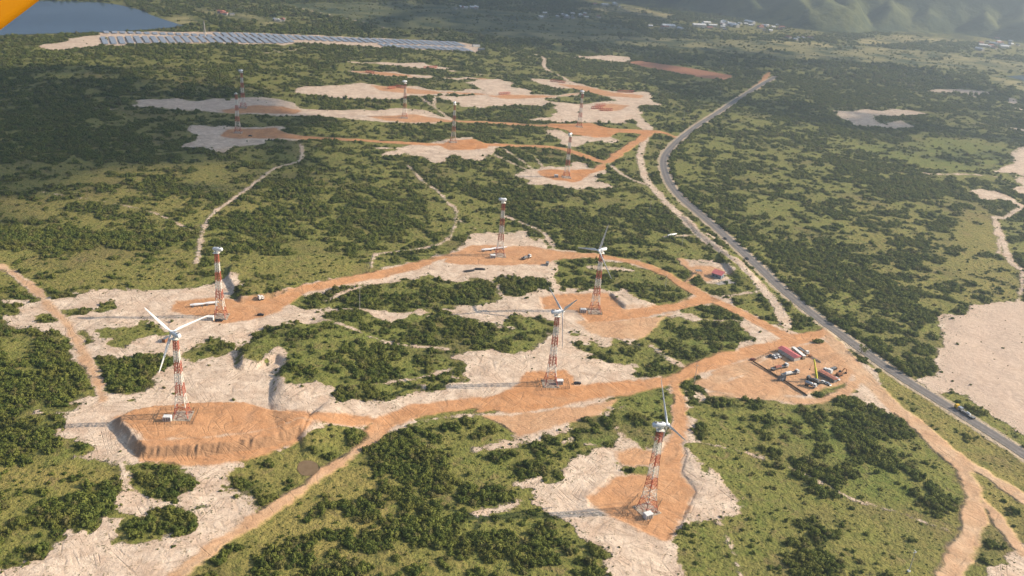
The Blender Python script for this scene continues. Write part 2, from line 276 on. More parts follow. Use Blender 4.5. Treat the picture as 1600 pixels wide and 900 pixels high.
FIELDS = [  # far flats, no trees:  (tone, polygon)
 (0.25,[(430,6),(620,2),(800,18),(980,40),(1000,52),(860,56),(700,46),(600,44),(520,26)]),
 (0.55,[(660,48),(800,48),(1000,58),(1200,64),(1440,78),(1600,98),(1700,110),(1700,126),(1560,112),(1400,100),(1240,92),(1000,72),(800,60)]),
 (0.95,[(1330,62),(1400,54),(1490,60),(1520,66),(1440,66),(1350,72)]),
 (0.85,[(1200,62),(1300,68),(1425,78),(1425,82),(1300,74),(1200,67)]),(0.8,[(1400,82),(1490,88),(1600,96),(1600,101),(1500,94),(1410,88)]),
 (0.7,[(245,30),(285,40),(330,34),(290,24)]),(0.7,[(400,32),(450,30),(450,38),(410,40)]),(0.6,[(290,10),(380,20),(430,30),(380,34),(320,22)]),
 (0.9,[(880,12),(980,8),(1060,24),(1040,30),(940,18)]),(0.75,[(1540,115),(1600,125),(1650,135),(1650,160),(1590,140),(1545,128)]),
]
LAKE = [(62,1),(160,4),(217,15),(240,25),(277,37),(283,41),(230,46),(150,50),(60,53),(0,55),(-120,60),(-300,40),(-300,5)]
POND = [(464,733),(468,722),(482,719),(495,724),(497,735),(488,742),(472,742)]
POND2 = [(1570,119),(1605,117),(1650,125),(1650,131),(1600,126)]
ROAD = [(1212,120),(1195,129),(1180,138),(1150,157),(1120,177),(1090,196),(1065,215),(1049,230),(1039,243),(1036.5,257),(1041,275),(1050,292),(1065,310),(1087,329),(1112,350),(1137,372),(1162,395),(1191,422),(1220,450),(1250,475),(1282,500),(1310,520),(1340,542),(1375,567),(1412,592),(1450,615.5),(1500,646.5),(1560,684),(1600,710),(1660,750),(1740,800)]
ROADW = 4.2
# raised ground: (height, falloff metres left, falloff right, polygon traced along its top edge)
MOUNDS = [
 (4.2,4.4,26,[(185,652),(210,640),(240,634),(300,630),(380,628),(440,645),(480,655),(467,667),(440,676),(400,684),(330,693),(228,698),(205,678)]),
 (3.6,4.0,60,[(378,544),(400,532),(432,515),(470,504),(490,520),(500,570),(490,596),(477,608),(462,612),(447,610),(441,590),(450,575),(456,562),(432,552),(400,564),(380,566)]),
 (3.2,3.0,30,[(357,431),(366,446),(378,464),(410,459),(470,444),(540,430),(540,410),(480,398),(400,398),(362,412)]),
 (3.0,2.6,10,[(1127,403),(1136,412),(1146,424),(1158,432),(1170,434),(1150,414),(1126,394)]),
 (1.1,1.3,8,[(957,457),(964,468),(977,478),(1010,471),(990,460)]),
 (1.6,1.5,4,[(1066,336),(1090,361),(1124,389),(1152,411),(1178,435),(1185,436),(1160,410),(1130,384),(1098,356),(1075,337)]),
]
ASAND = [P2(p) for p in SAND]; AVEG = [P2(p) for p in VEG]; ADIRT = [P2(p) for _, p in DIRT]; DTN = [t for t, _ in DIRT]
ASL = [(h, smooth_line(P2(p))) for h, p in SANDLINE]; ADL = [(t, h, smooth_line(P2(p))) for t, h, p in DIRTLINE]
ARED = [P2(p) for p in RED]; AZ = [(d, l, b, P2(p)) for d, l, b, p in ZONES]; AF = [(t, P2(p)) for t, p in FIELDS]
ALAKE = P2(LAKE); APOND = P2(POND); APOND2 = P2(POND2); AROAD = smooth_line(P2(ROAD), 8)
AM = [(h, a, b, P2(p, h)) for h, a, b, p in MOUNDS]

def height(x, y):
    r = np.hypot(x, y)
    z = (fbm(x/60, y/60, 3, 3)-.5)*2.2 + (fbm(x/17, y/17, 8, 2)-.5)*.9
    flat = np.zeros_like(x)
    for P in ADIRT[:7]: flat = np.maximum(flat, ss(-6, 0, sd_poly(x, y, P)))
    flat = np.maximum(flat, ss(-9, -1, sd_line(x, y, AROAD, ROADW+1)))
    flat = np.maximum(flat, ss(-4, 3, sd_poly(x, y, ALAKE))); flat = np.maximum(flat, ss(-4, 0, sd_poly(x, y, APOND))); flat = np.maximum(flat, ss(-4, 0, sd_poly(x, y, APOND2)))
    z = z*(1-flat)
    for h, a, b, P in AM:
        s = sd_poly(x, y, P, 80.0)+(fbm(x/6, y/6, 55, 3)-.5)*1.6*ss(900, 500, r); cx = P[:, 0].mean(); x0, x1 = P[:, 0].min(), P[:, 0].max()
        k = ss(x0+(x1-x0)*(.97 if b == 26 else .45), x1+8, x); wdt = a+(b-a)*k
        z = z+h*np.clip(1+s/wdt, 0, 1)
    z = z-.55*ss(-1.4, .2, sd_poly(x, y, ADIRT[5]))-.8*ss(-1.5, .2, sd_poly(x, y, ADIRT[3]))
    bk = ss(-6, 0, sd_poly(x, y, AM[0][3]))*ss(1, -1.5, sd_poly(x, y, AM[0][3]))
    z = z+bk*(vn(x/1.3, y/9, 77)-.5)*1.5+bk*(vn(x/2.6, y/2.6, 79)-.5)*1.1
    z = z-0.5*ss(-2, 1, sd_poly(x, y, APOND))-.6*ss(-20, 5, sd_poly(x, y, ALAKE))-.6*ss(-6, 5, sd_poly(x, y, APOND2))
    return z
FLATP = [P for P, q in zip(ASAND, SAND) if q[0] == (1480,492)][0]
def fields(x, y):
    S = np.full(x.shape, -BIG)
    for P in ASAND: S = np.maximum(S, sd_poly(x, y, P))
    for P in AVEG: S = np.minimum(S, -sd_poly(x, y, P))
    r = np.hypot(x, y); e1 = fbm(x/26, y/26, 91, 2)-.5; e2 = fbm(x/7, y/7, 95, 2)-.5; am = 1+np.clip(r-700, 0, 1200)/900
    S = S+(e1*13*am+e2*7-7*ss(.60, .72, fbm(x/14, y/14, 131, 3))*ss(1300, 900, r)*(sd_poly(x, y, FLATP) < 0))*(S > -BIG+.1)
    for h, P in ASL: S = np.maximum(S, sd_line(x, y, P, h*1.12)+e2*2.2)
    D = np.full(x.shape, -BIG)
    ws = np.full(x.shape, 1e-6); wt = ws*.7
    for t, q in [(t, sd_poly(x, y, P)) for t, P in zip(DTN, ADIRT)]+[(t, sd_line(x, y, P, h)) for t, h, P in ADL]:
        D = np.maximum(D, q); k = np.exp(np.clip(q, -12, 3)/1.6); k = np.where(q > -12, k, 0); ws = ws+k; wt = wt+k*t
    R = np.full(x.shape, -BIG)
    for P in ARED: R = np.maximum(R, sd_poly(x, y, P))
    r = np.hypot(x, y)
    den = .5+.1*ss(1500, 1900, r); lush = np.full(x.shape, .55)
    for d, l, b, P in AZ:
        k = ss(-b, b, sd_poly(x, y, P, max(BIG, b+1))); den = den*(1-k)+d*k; lush = lush*(1-k)+l*k
    fld = np.zeros(x.shape); tone = np.full(x.shape, .4)
    for t, P in AF:
        k = ss(-10, 20, sd_poly(x, y, P, 60.0)); fld = np.maximum(fld, k); tone = tone*(1-k)+t*k
    den = den*(1-fld*.93)
    rd = sd_line(x, y, AROAD, ROADW)
    D = np.where(D > -BIG+.1, D+e1*4.5*am+e2*3.2, D)
    return S, D, R, den, lush, fld, tone, rd, wt/ws
def zat(x, y): return float(height(np.array([float(x)]), np.array([float(y)]))[0])
def G(px, py, dz=0.0):
    z = 0.0
    for _ in range(5):
        p = gnd(px, py, z+dz)[0]; z = zat(p[0], p[1])
    return Vector((p[0], p[1], z))
# ------------------------------------------------------------------ materials
def node(t, kind, **kw):
    n = t.nodes.new('ShaderNode'+kind)
    for k, v in kw.items():
        if k.startswith('i_'): n.inputs[k[2:]].default_value = v
        else: setattr(n, k, v)
    return n
class NT:
    def __init__(s, name, rough=.8, spec=.2):
        s.m = bpy.data.materials.new(name); s.m.use_nodes = True; s.t = s.m.node_tree; s.b = s.t.nodes['Principled BSDF']
        s.b.inputs['Roughness'].default_value = rough; s.b.inputs['Specular IOR Level'].default_value = spec
        s.out = s.t.nodes['Material Output']
    def L(s, a, b): s.t.links.new(a, b)
    def val(s, x, sock):
        if hasattr(x, 'is_output'): s.L(x, sock)
        elif isinstance(x, tuple): sock.default_value = (*x, 1) if len(x) == 3 and len(sock.default_value) == 4 else x
        else: sock.default_value = x
    def pos(s):
        return node(s.t, 'NewGeometry').outputs['Position']
    def noise(s, scale, detail=3, rough=.55, dist=0, vec=None, dim='3D'):
        n = node(s.t, 'TexNoise'); n.noise_dimensions = dim
        n.inputs['Scale'].default_value = scale; n.inputs['Detail'].default_value = detail; n.inputs['Roughness'].default_value = rough; n.inputs['Distortion'].default_value = dist
        s.L(vec if vec is not None else s.pos(), n.inputs['Vector']); return n.outputs['Fac']
    def mth(s, op, a, b=0.0, c=0.0, clamp=False):
        n = node(s.t, 'Math', operation=op, use_clamp=clamp); s.val(a, n.inputs[0]); s.val(b, n.inputs[1])
        if op in ('MULTIPLY_ADD',): s.val(c, n.inputs[2])
        return n.outputs[0]
    def ramp(s, x, a, b, lo=0.0, hi=1.0, smooth=True):
        n = node(s.t, 'MapRange', interpolation_type='SMOOTHSTEP' if smooth else 'LINEAR'); s.val(x, n.inputs['Value'])
        for k, v in (('From Min', a), ('From Max', b), ('To Min', lo), ('To Max', hi)): s.val(v, n.inputs[k])
        return n.outputs[0]
    def mix(s, f, a, b, mode='MIX'):
        n = node(s.t, 'Mix', data_type='RGBA', blend_type=mode); s.val(f, n.inputs[0]); s.val(a, n.inputs[6]); s.val(b, n.inputs[7]); return n.outputs[2]
    def attr(s, name): return node(s.t, 'Attribute', attribute_name=name).outputs['Fac']
    def bump(s, h, dist, strength=1.0, normal=None):
        n = node(s.t, 'Bump'); n.inputs['Strength'].default_value = strength; n.inputs['Distance'].default_value = dist
        s.L(h, n.inputs['Height'])
        if normal is not None: s.L(normal, n.inputs['Normal'])
        return n.outputs[0]
def plain(name, col, rough=.6, metal=0.0, var=.18, scale=1.2, spec=.3, dirt=None):
    n = NT(name, rough, spec); n.b.inputs['Metallic'].default_value = metal
    f = n.noise(scale, 4)
    c2 = tuple(max(0, c*(1-var*1.6)) for c in col); c1 = tuple(min(1, c*(1+var*.5)) for c in col)
    c = n.mix(n.ramp(f, .35, .65), c2, c1)
    if dirt: c = n.mix(n.mth('MULTIPLY', n.ramp(n.noise(scale*2.7, 5), .52, .72), .55), c, dirt)
    n.L(c, n.b.inputs['Base Color']); return n.m

g = NT('ground_cover', .92, .1)
p = g.pos()
n1 = g.noise(.013, 4); n2 = g.noise(.06, 4); n3 = g.noise(.28, 4); n4 = g.noise(1.1, 4); n5 = g.noise(.11, 5, .65, .6)
jit = g.mth('ADD', g.mth('MULTIPLY', g.mth('SUBTRACT', n3, .5), 9.0), g.mth('MULTIPLY', g.mth('SUBTRACT', n2, .5), 9.0))
jit = g.mth('ADD', jit, g.mth('MULTIPLY', g.mth('SUBTRACT', n4, .5), 4.0))
aS = g.attr('sand'); aD = g.attr('dirt'); aR = g.attr('red'); aDen = g.attr('under'); aL = g.attr('lush'); aF = g.attr('field'); aT = g.attr('tone'); aRd = g.attr('verge')
mS = g.ramp(g.mth('ADD', aS, jit), -.9, 1.1)
jd = g.mth('ADD', g.mth('MULTIPLY', g.mth('SUBTRACT', n3, .5), 4.0), g.mth('MULTIPLY', g.mth('SUBTRACT', n2, .5), 6.0))
mD = g.ramp(g.mth('ADD', aD, jd), -2.2, 1.6)
mR = g.ramp(g.mth('ADD', aR, jit), -2, 2)
# grass
lush = g.mth('ADD', aL, g.mth('MULTIPLY', g.mth('SUBTRACT', n5, .5), 1.5), clamp=True)
gc = g.mix(lush, (.265, .215, .066), (.122, .160, .031))
gc = g.mix(g.mth('MULTIPLY', g.ramp(n1, .5, .7), .5), gc, (.150, .105, .055))
gc = g.mix(g.mth('MULTIPLY', g.ramp(g.noise(.085, 5, .7, .8), .54, .68), .6), gc, (.215, .150, .075))
gc = g.mix(g.mth('MULTIPLY', g.ramp(g.noise(.14, 4, .65, .5), .56, .66), .5), gc, (.070, .105, .020))
spk = g.noise(.55, 3, .7); gc = g.mix(g.mth('MULTIPLY', g.ramp(spk, .5, .68), .55), gc, (.055, .066, .018))
gc = g.mix(g.mth('MULTIPLY', g.ramp(n4, .35, .75), .35), gc, (.19, .155, .055))
gc = g.mix(g.mth('MULTIPLY', g.ramp(n3, .55, .75), .55), gc, (.045, .060, .016))
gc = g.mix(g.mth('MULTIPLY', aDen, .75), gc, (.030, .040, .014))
# far flats
fc = g.mix(aT, (.055, .08, .03), (.40, .33, .15))
fs = g.noise(.012, 4, .6, 0, None); fc = g.mix(g.ramp(fs, .4, .65), fc, (.04, .06, .022))
gc = g.mix(aF, gc, fc)
# sand
sc_ = g.mix(g.ramp(n5, .3, .7), (.47, .352, .262), (.68, .545, .42))
sc_ = g.mix(g.mth('MULTIPLY', g.ramp(n2, .48, .66), .55), sc_, (.52, .365, .26))
sc_ = g.mix(g.mth('MULTIPLY', g.ramp(n4, .5, .8), .3), sc_, (.28, .20, .15))
sc_ = g.mix(g.mth('MULTIPLY', g.attr('plain'), .75), sc_, g.mix(g.ramp(n3, .35, .65), (.45, .335, .255), (.53, .40, .31)))
tuft = g.mth('MULTIPLY', g.ramp(g.mth('ADD', n4, g.mth('MULTIPLY', n3, .9)), 1.04, 1.16), g.ramp(aS, 22, 3))
sc_ = g.mix(g.mth('MULTIPLY', tuft, .8), sc_, (.075, .075, .028))
# dirt
dto = g.mth('ADD', g.attr('dtone'), g.mth('MULTIPLY', g.mth('SUBTRACT', n2, .5), .9), clamp=True)
dc = g.mix(g.ramp(n5, .3, .7), g.mix(dto, (.47, .33, .21), (.41, .165, .054)), g.mix(dto, (.58, .42, .28), (.56, .255, .100)))
dc = g.mix(g.mth('MULTIPLY', g.ramp(n2, .42, .7), .45), dc, (.50, .31, .19))
dc = g.mix(g.mth('MULTIPLY', g.ramp(n4, .5, .8), .25), dc, (.30, .15, .075))
# wheel tracks: bands running in wandering directions
wv = node(g.t, 'TexWave', wave_type='BANDS', bands_direction='DIAGONAL'); wv.inputs['Scale'].default_value = .11; wv.inputs['Distortion'].default_value = 22; wv.inputs['Detail'].default_value = 2; wv.inputs['Detail Scale'].default_value = .12; g.L(p, wv.inputs['Vector'])
wv2 = node(g.t, 'TexWave', wave_type='BANDS', bands_direction='X'); wv2.inputs['Scale'].default_value = .16; wv2.inputs['Distortion'].default_value = 30; wv2.inputs['Detail'].default_value = 2; wv2.inputs['Detail Scale'].default_value = .09; g.L(p, wv2.inputs['Vector'])
trk = g.mth('MULTIPLY', g.mth('ADD', wv.outputs['Fac'], wv2.outputs['Fac']), .5)
tmask = g.ramp(g.noise(.035, 2), .42, .62)
c = g.mix(mS, gc, sc_); c = g.mix(mR, c, (.36, .165, .095))
c = g.mix(mD, c, dc)
bare = g.mth('MAXIMUM', mS, mD)
def tracks(scale, k, w_, seed):
    mp = node(g.t, 'Mapping', vector_type='TEXTURE'); mp.inputs['Location'].default_value = (seed*37.1, seed*11.7, 0); mp.inputs['Rotation'].default_value = (0, 0, (.0, .35, 1.1, 2.3)[seed]); mp.inputs['Scale'].default_value = (4.2, 1, 1); g.L(p, mp.inputs['Vector'])
    q = g.noise(scale, 1.2, .4, .3, mp.outputs[0]); fr = g.mth('FRACT', g.mth('MULTIPLY', q, k)); d_ = g.mth('ABSOLUTE', g.mth('SUBTRACT', fr, .5))
    msk = g.ramp(g.noise(scale*1.4, 2, .5, 0, None), .42, .6)
    return g.mth('MULTIPLY', g.ramp(d_, w_, 0), msk)
tk = g.mth('MAXIMUM', g.mth('MAXIMUM', tracks(.030, 16, .20, 1), tracks(.045, 13, .18, 2)), tracks(.06, 11, .18, 3))
tk = g.mth('MULTIPLY', tk, g.ramp(g.attr('plain'), 0, 1, 1, .12))
rut = g.ramp(g.noise(.5, 3, .6, 1.5), .55, .75)
c = g.mix(g.mth('MULTIPLY', g.mth('MULTIPLY', g.ramp(trk, .5, .2), tmask), g.mth('MULTIPLY', bare, .10)), c, (.27, .17, .105))
c = g.mix(g.mth('MULTIPLY', g.mth('MULTIPLY', tk, bare), .30), c, (.235, .155, .100))
c = g.mix(g.mth('MULTIPLY', g.mth('MULTIPLY', rut, mS), .2), c, (.25, .175, .12))
c = g.mix(g.mth('MULTIPLY', g.attr('bank'), .75), c, g.mix(n4, (.27, .145, .075), (.40, .25, .15)))
# pale worn verge of the tarred road
c = g.mix(g.mth('MULTIPLY', g.ramp(g.mth('ADD', aRd, jd), -4.6, -2.0), .9), c, (.46, .36, .26))
g.L(c, g.b.inputs['Base Color'])
h1 = g.mth('ADD', g.mth('MULTIPLY', n3, 1.6), g.mth('MULTIPLY', n4, .55))
veg_h = g.mth('MULTIPLY', h1, g.ramp(bare, 0, 1, 1.3, .38))
trh = g.mth('MULTIPLY', g.mth('MULTIPLY', trk, tmask), g.mth('MULTIPLY', bare, .0))
g.L(g.bump(g.mth('SUBTRACT', g.mth('ADD', veg_h, trh), g.mth('MULTIPLY', g.mth('MULTIPLY', g.mth('ADD', tk, rut), bare), .15)), 1.0, .9), g.b.inputs['Normal'])
M_GROUND = g.m

fo = NT('shrub_leaf', .75, .15)
oi = node(fo.t, 'ObjectInfo'); pn = fo.noise(.05, 3); ln = fo.noise(1.1, 2)
fc1 = fo.mix(oi.outputs['Random'], (.066, .100, .021), (.215, .232, .048))
fc1 = fo.mix(fo.ramp(pn, .45, .68), fc1, (.180, .180, .042))
fc1 = fo.mix(fo.mth('MULTIPLY', fo.ramp(ln, .45, .75), .35), fc1, (.20, .20, .055))
fc1 = fo.mix(fo.mth('MULTIPLY', fo.ramp(oi.outputs['Random'], .86, .93), .7), fc1, (.15, .125, .055))
fo.L(fc1, fo.b.inputs['Base Color'])
tr = node(fo.t, 'BsdfTranslucent'); fo.L(fo.mix(.5, fc1, (.10, .13, .02)), tr.inputs['Color'])
mx = node(fo.t, 'MixShader'); mx.inputs[0].default_value = .3; fo.L(fo.b.outputs[0], mx.inputs[1]); fo.L(tr.outputs[0], mx.inputs[2]); fo.L(mx.outputs[0], fo.out.inputs[0])
M_LEAF = fo.m

ar = NT('asphalt', .85, .2)
a1 = ar.noise(.35, 4); a2 = ar.noise(6, 2); a3 = ar.noise(.05, 3)
cc = ar.mix(ar.ramp(a1, .35, .7), (.165, .148, .140), (.225, .203, .19)); cc = ar.mix(ar.mth('MULTIPLY', ar.ramp(a3, .45, .65), .4), cc, (.19, .165, .145))
cc = ar.mix(ar.mth('MULTIPLY', ar.ramp(ar.mth('ABSOLUTE', ar.mth('SUBTRACT', ar.mth('ABSOLUTE', ar.attr('across')), 1.9)), 1.2, .2), .42), ar.mix(ar.mth('MULTIPLY', a2, .2), cc, (.05, .045, .042)), (.062, .055, .052)); ar.L(cc, ar.b.inputs['Base Color']); M_ASPH = ar.m
M_LINE = plain('worn_road_paint', (.36, .33, .28), .7, var=.4, scale=.6)

wa = NT('lake_water', .12, .5)
wa.b.inputs['Base Color'].default_value = (.045, .080, .125, 1); wa.b.inputs['IOR'].default_value = 1.33
wl = wa.mix(wa.ramp(wa.noise(.004, 4), .35, .7), (.038, .068, .110), (.060, .098, .150)); wa.L(wl, wa.b.inputs['Base Color'])
wa.L(wa.bump(wa.noise(.09, 4, .6), .5, .35), wa.b.inputs['Normal']); M_WATER = wa.m
pw = NT('muddy_water', .15, .5); pw.L(pw.mix(pw.ramp(pw.noise(.3, 3), .3, .7), (.155, .098, .042), (.19, .125, .06)), pw.b.inputs['Base Color']); M_POND = pw.m

hm = NT('hill_grass', .9, .1)
hn = hm.noise(.006, 5); hn2 = hm.noise(.03, 4)
hc = hm.mix(hm.ramp(hn, .38, .62), (.050, .068, .030), (.135, .142, .052)); hc = hm.mix(hm.mth('MULTIPLY', hm.ramp(hn2, .5, .7), .8), hc, (.030, .045, .018))
hm.L(hc, hm.b.inputs['Base Color']); hm.L(hm.bump(hn2, 10, .8), hm.b.inputs['Normal']); M_HILL = hm.m

# ------------------------------------------------------------------ object helpers
def link(o, parent=None):
    COL.objects.link(o)
    if parent is not None: o.parent = parent
    return o
def tag(o, label=None, cat=None, group=None, kind=None):
    if label: o['label'] = label
    if cat: o['category'] = cat
    if group: o['group'] = group
    if kind: o['kind'] = kind
    return o
def mesh_np(name, V, F, mats, attrs=None, smooth=False):
    me = bpy.data.meshes.new(name); n = len(F); k = F.shape[1]
    me.vertices.add(len(V)); me.vertices.foreach_set('co', np.ascontiguousarray(V, np.float32).ravel())
    me.loops.add(n*k); me.loops.foreach_set('vertex_index', np.ascontiguousarray(F, np.int32).ravel())
    me.polygons.add(n); me.polygons.foreach_set('loop_start', np.arange(0, n*k, k, dtype=np.int32))
    me.polygons.foreach_set('use_smooth', np.full(n, smooth))
    for m in mats: me.materials.append(m)
    for a, v in (attrs or {}).items():
        at = me.attributes.new(a, 'FLOAT', 'POINT'); at.data.foreach_set('value', np.ascontiguousarray(v, np.float32))
    me.update(calc_edges=True); me.validate()
    return me
def empty(name, loc, rz=0.0, label=None, cat=None, group=None, rot=None):
    o = bpy.data.objects.new(name, None); o.empty_display_size = 2; link(o); o.location = loc; o.rotation_euler = rot or (0, 0, rz)
    return tag(o, label, cat, group)
class MB:
    def __init__(s): s.v = []; s.f = []; s.mi = []; s.sm = []
    def add(s, v, f, mi=0, sm=False):
        b = len(s.v); s.v += [tuple(q) for q in v]; s.f += [tuple(b+i for i in q) for q in f]; s.mi += [mi]*len(f); s.sm += [sm]*len(f); return s
    def box(s, c, d, rz=0.0, mi=0, top=None):
        x, y, z = d[0]/2, d[1]/2, d[2]/2; tx, ty = top if top else (1, 1); co, si = math.cos(rz), math.sin(rz); v = []
        for k, (kx, ky) in ((-1, (1, 1)), (1, (tx, ty))):
            for a, b in ((-1, -1), (1, -1), (1, 1), (-1, 1)):
                px, py = a*x*kx, b*y*ky; v.append((c[0]+px*co-py*si, c[1]+px*si+py*co, c[2]+k*z))
        return s.add(v, [(3, 2, 1, 0), (4, 5, 6, 7), (0, 1, 5, 4), (1, 2, 6, 5), (2, 3, 7, 6), (3, 0, 4, 7)], mi)
    def beam(s, p, q, t, mi=0):
        p = Vector(p); q = Vector(q); d = (q-p).normalized(); u = d.cross(Vector((0, 0, 1)))
        if u.length < 1e-3: u = Vector((1, 0, 0))
        u.normalize(); w_ = d.cross(u); u = u*t/2; w_ = w_*t/2
        v = [p-u-w_, p+u-w_, p+u+w_, p-u+w_, q-u-w_, q+u-w_, q+u+w_, q-u+w_]
        return s.add(v, [(3, 2, 1, 0), (4, 5, 6, 7), (0, 1, 5, 4), (1, 2, 6, 5), (2, 3, 7, 6), (3, 0, 4, 7)], mi)
    def tube(s, pts, rad, n=8, mi=0, sm=True, cap=True):
        rings = []
        for i, p in enumerate(pts):
            p = Vector(p); d = (Vector(pts[min(i+1, len(pts)-1)])-Vector(pts[max(i-1, 0)])).normalized()
            u = d.cross(Vector((0, 0, 1)))
            if u.length < 1e-3: u = Vector((1, 0, 0))
            u.normalize(); w_ = u.cross(d); r = rad[i] if hasattr(rad, '__len__') else rad
            rings.append([p+u*r*math.cos(2*math.pi*k/n)+w_*r*math.sin(2*math.pi*k/n) for k in range(n)])
        v = [q for r in rings for q in r]; f = []
        for i in range(len(pts)-1):
            for k in range(n): f.append((i*n+k, i*n+(k+1) % n, (i+1)*n+(k+1) % n, (i+1)*n+k))
        s.add(v, f, mi, sm)
        if cap: s.add(rings[0], [tuple(range(n))[::-1]], mi); s.add(rings[-1], [tuple(range(n))], mi)
        return s
    def loft(s, rings, mi=0, sm=True, closed=True):
        n = len(rings[0]); v = [q for r in rings for q in r]; f = []
        for i in range(len(rings)-1):
            for k in range(n): f.append((i*n+k, i*n+(k+1) % n, (i+1)*n+(k+1) % n, (i+1)*n+k))
        s.add(v, f, mi, sm); s.add(rings[0], [tuple(range(n))[::-1]], mi); s.add(rings[-1], [tuple(range(n))], mi); return s
    def mesh(s, name, mats):
        me = bpy.data.meshes.new(name); me.from_pydata(s.v, [], s.f)
        for m in (mats if isinstance(mats, (list, tuple)) else [mats]): me.materials.append(m)
        me.polygons.foreach_set('material_index', s.mi); me.polygons.foreach_set('use_smooth', s.sm)
        bm = bmesh.new(); bm.from_mesh(me); bmesh.ops.recalc_face_normals(bm, faces=bm.faces); bm.to_mesh(me); bm.free(); me.update(); return me
    def build(s, name, mats, parent=None):
        return link(bpy.data.objects.new(name, s.mesh(name, mats)), parent)
def kids(o): return [c for c in bpy.data.objects if c.parent == o]
def dup(o, loc, rz=None, label=None, parent=None, ch=None):
    c = o.copy(); COL.objects.link(c)
    if parent is not None: c.parent = parent
    else:
        c.location = loc
        if rz is not None: c.rotation_euler = (0, 0, rz)
        if label: c['label'] = label
    for q in (ch if ch is not None else kids(o)): dup(q, None, parent=c)
    return c

# ------------------------------------------------------------------ ground: one sheet, polar grid, finest where the place is seen
A0 = math.radians(47); th = np.concatenate([np.arange(-A0, A0, .00165), np.linspace(A0, 2*math.pi-A0, 46)[:-1]])
inv = np.linspace(1/235., 1/4600., 730); rr = np.concatenate([[1.0, 40, 90, 140, 190, 215], 1/inv, np.geomspace(5000, 42000, 18)])
TH, RR = np.meshgrid(th, rr); gx = (RR*np.sin(TH)).ravel(); gy = (RR*np.cos(TH)).ravel()
GZ = height(gx, gy); S, D, R_, DEN, LU, FL, TO, RD, DT = fields(gx, gy)
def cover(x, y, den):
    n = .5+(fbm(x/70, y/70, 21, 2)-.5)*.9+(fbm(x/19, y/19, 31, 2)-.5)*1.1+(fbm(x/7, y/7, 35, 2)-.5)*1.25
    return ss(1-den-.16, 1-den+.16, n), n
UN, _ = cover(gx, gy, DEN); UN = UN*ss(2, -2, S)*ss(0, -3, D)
V = np.stack([gx, gy, GZ], 1); nr, nc = TH.shape
i = np.arange(nr-1)[:, None]*nc; j = np.arange(nc)[None]; j2 = (j+1) % nc
F = np.stack([i+j, i+nc+j, i+nc+j2, i+j2], -1).reshape(-1, 4)
gz2 = GZ.reshape(TH.shape); sl_r = np.gradient(gz2, axis=0)/np.maximum(np.gradient(RR, axis=0), .05); sl_t = np.gradient(gz2, axis=1)/np.maximum(RR*.00165, .05)
BK = ss(.32, .7, np.hypot(sl_r, sl_t)).ravel()*(np.hypot(gx, gy) < 1000)*ss(-7, -1, D)
at = dict(plain=ss(-4, 4, sd_poly(gx, gy, FLATP)), bank=BK, dtone=DT, sand=S, dirt=D, red=R_, under=UN, lush=LU, field=FL, tone=TO, verge=RD)
go = link(bpy.data.objects.new('ground', mesh_np('ground', V, F, [M_GROUND], at, True))); go['kind'] = 'structure'
# the worked surfaces lie as thin sheets on the ground, so they can be told apart
def overlay(name, mask, lift):
    fm = mask[F].mean(1) > 0; fm &= (np.abs(gx[F[:, 0]]) < 3500)
    ff = F[fm]; u, invx = np.unique(ff, return_inverse=True)
    vv = V[u].copy(); vv[:, 2] += lift
    o = link(bpy.data.objects.new(name, mesh_np(name, vv, invx.reshape(-1, 4), [M_GROUND], {k: a[u] for k, a in at.items()}, True))); o['kind'] = 'structure'; return o
overlay('dirt_road', np.where(D > -.5, 1, -1).astype(float), .03)
overlay('sand', np.where((S > 1) & (D < -.5), 1, -1).astype(float), .02)

# tarred road and its edge lines
def ribbon(name, P, o0, o1, lift, mat, kind='structure', nc_=2):
    d = np.gradient(P, axis=0); nrm = np.stack([d[:, 1], -d[:, 0]], 1); nrm /= np.linalg.norm(nrm, axis=1)[:, None]+1e-9
    z = height(P[:, 0], P[:, 1])+lift; n = len(P); k = np.arange(n-1); offs = np.linspace(o0, o1, nc_)
    v = np.vstack([np.column_stack([P+nrm*q, z]) for q in offs])
    fcs = np.vstack([np.stack([k+c_*n, k+(c_+1)*n, k+(c_+1)*n+1, k+c_*n+1], 1) for c_ in range(nc_-1)])
    o = link(bpy.data.objects.new(name, mesh_np(name, v, fcs, [mat], dict(across=np.repeat(offs, n))))); o['kind'] = kind; return o
seg = np.linalg.norm(np.diff(AROAD, axis=0), axis=1); cum = np.concatenate([[0], np.cumsum(seg)]); tt = np.arange(0, cum[-1], 4.0)
RP = np.stack([np.interp(tt, cum, AROAD[:, 0]), np.interp(tt, cum, AROAD[:, 1])], 1)
ribbon('road', RP, -ROADW, ROADW, .22, M_ASPH, nc_=13)
ribbon('road_marking', RP, -ROADW+.25, -ROADW+.43, .228, M_LINE); ribbon('road_marking', RP, ROADW-.43, ROADW-.25, .228, M_LINE)
# water
def sheet(name, P, z, mat):
    me = bpy.data.meshes.new(name); me.from_pydata([(q[0], q[1], z) for q in P], [], [tuple(range(len(P)))]); me.materials.append(mat)
    o = link(bpy.data.objects.new(name, me)); o['kind'] = 'structure'; return o
sheet('lake', smooth_line(np.vstack([ALAKE, ALAKE[:1]]), 4)[:-1], .05, M_WATER)
sheet('pond', smooth_line(np.vstack([APOND, APOND[:1]]), 5)[:-1], -.12, M_POND)
sheet('lagoon', APOND2, .05, M_WATER)

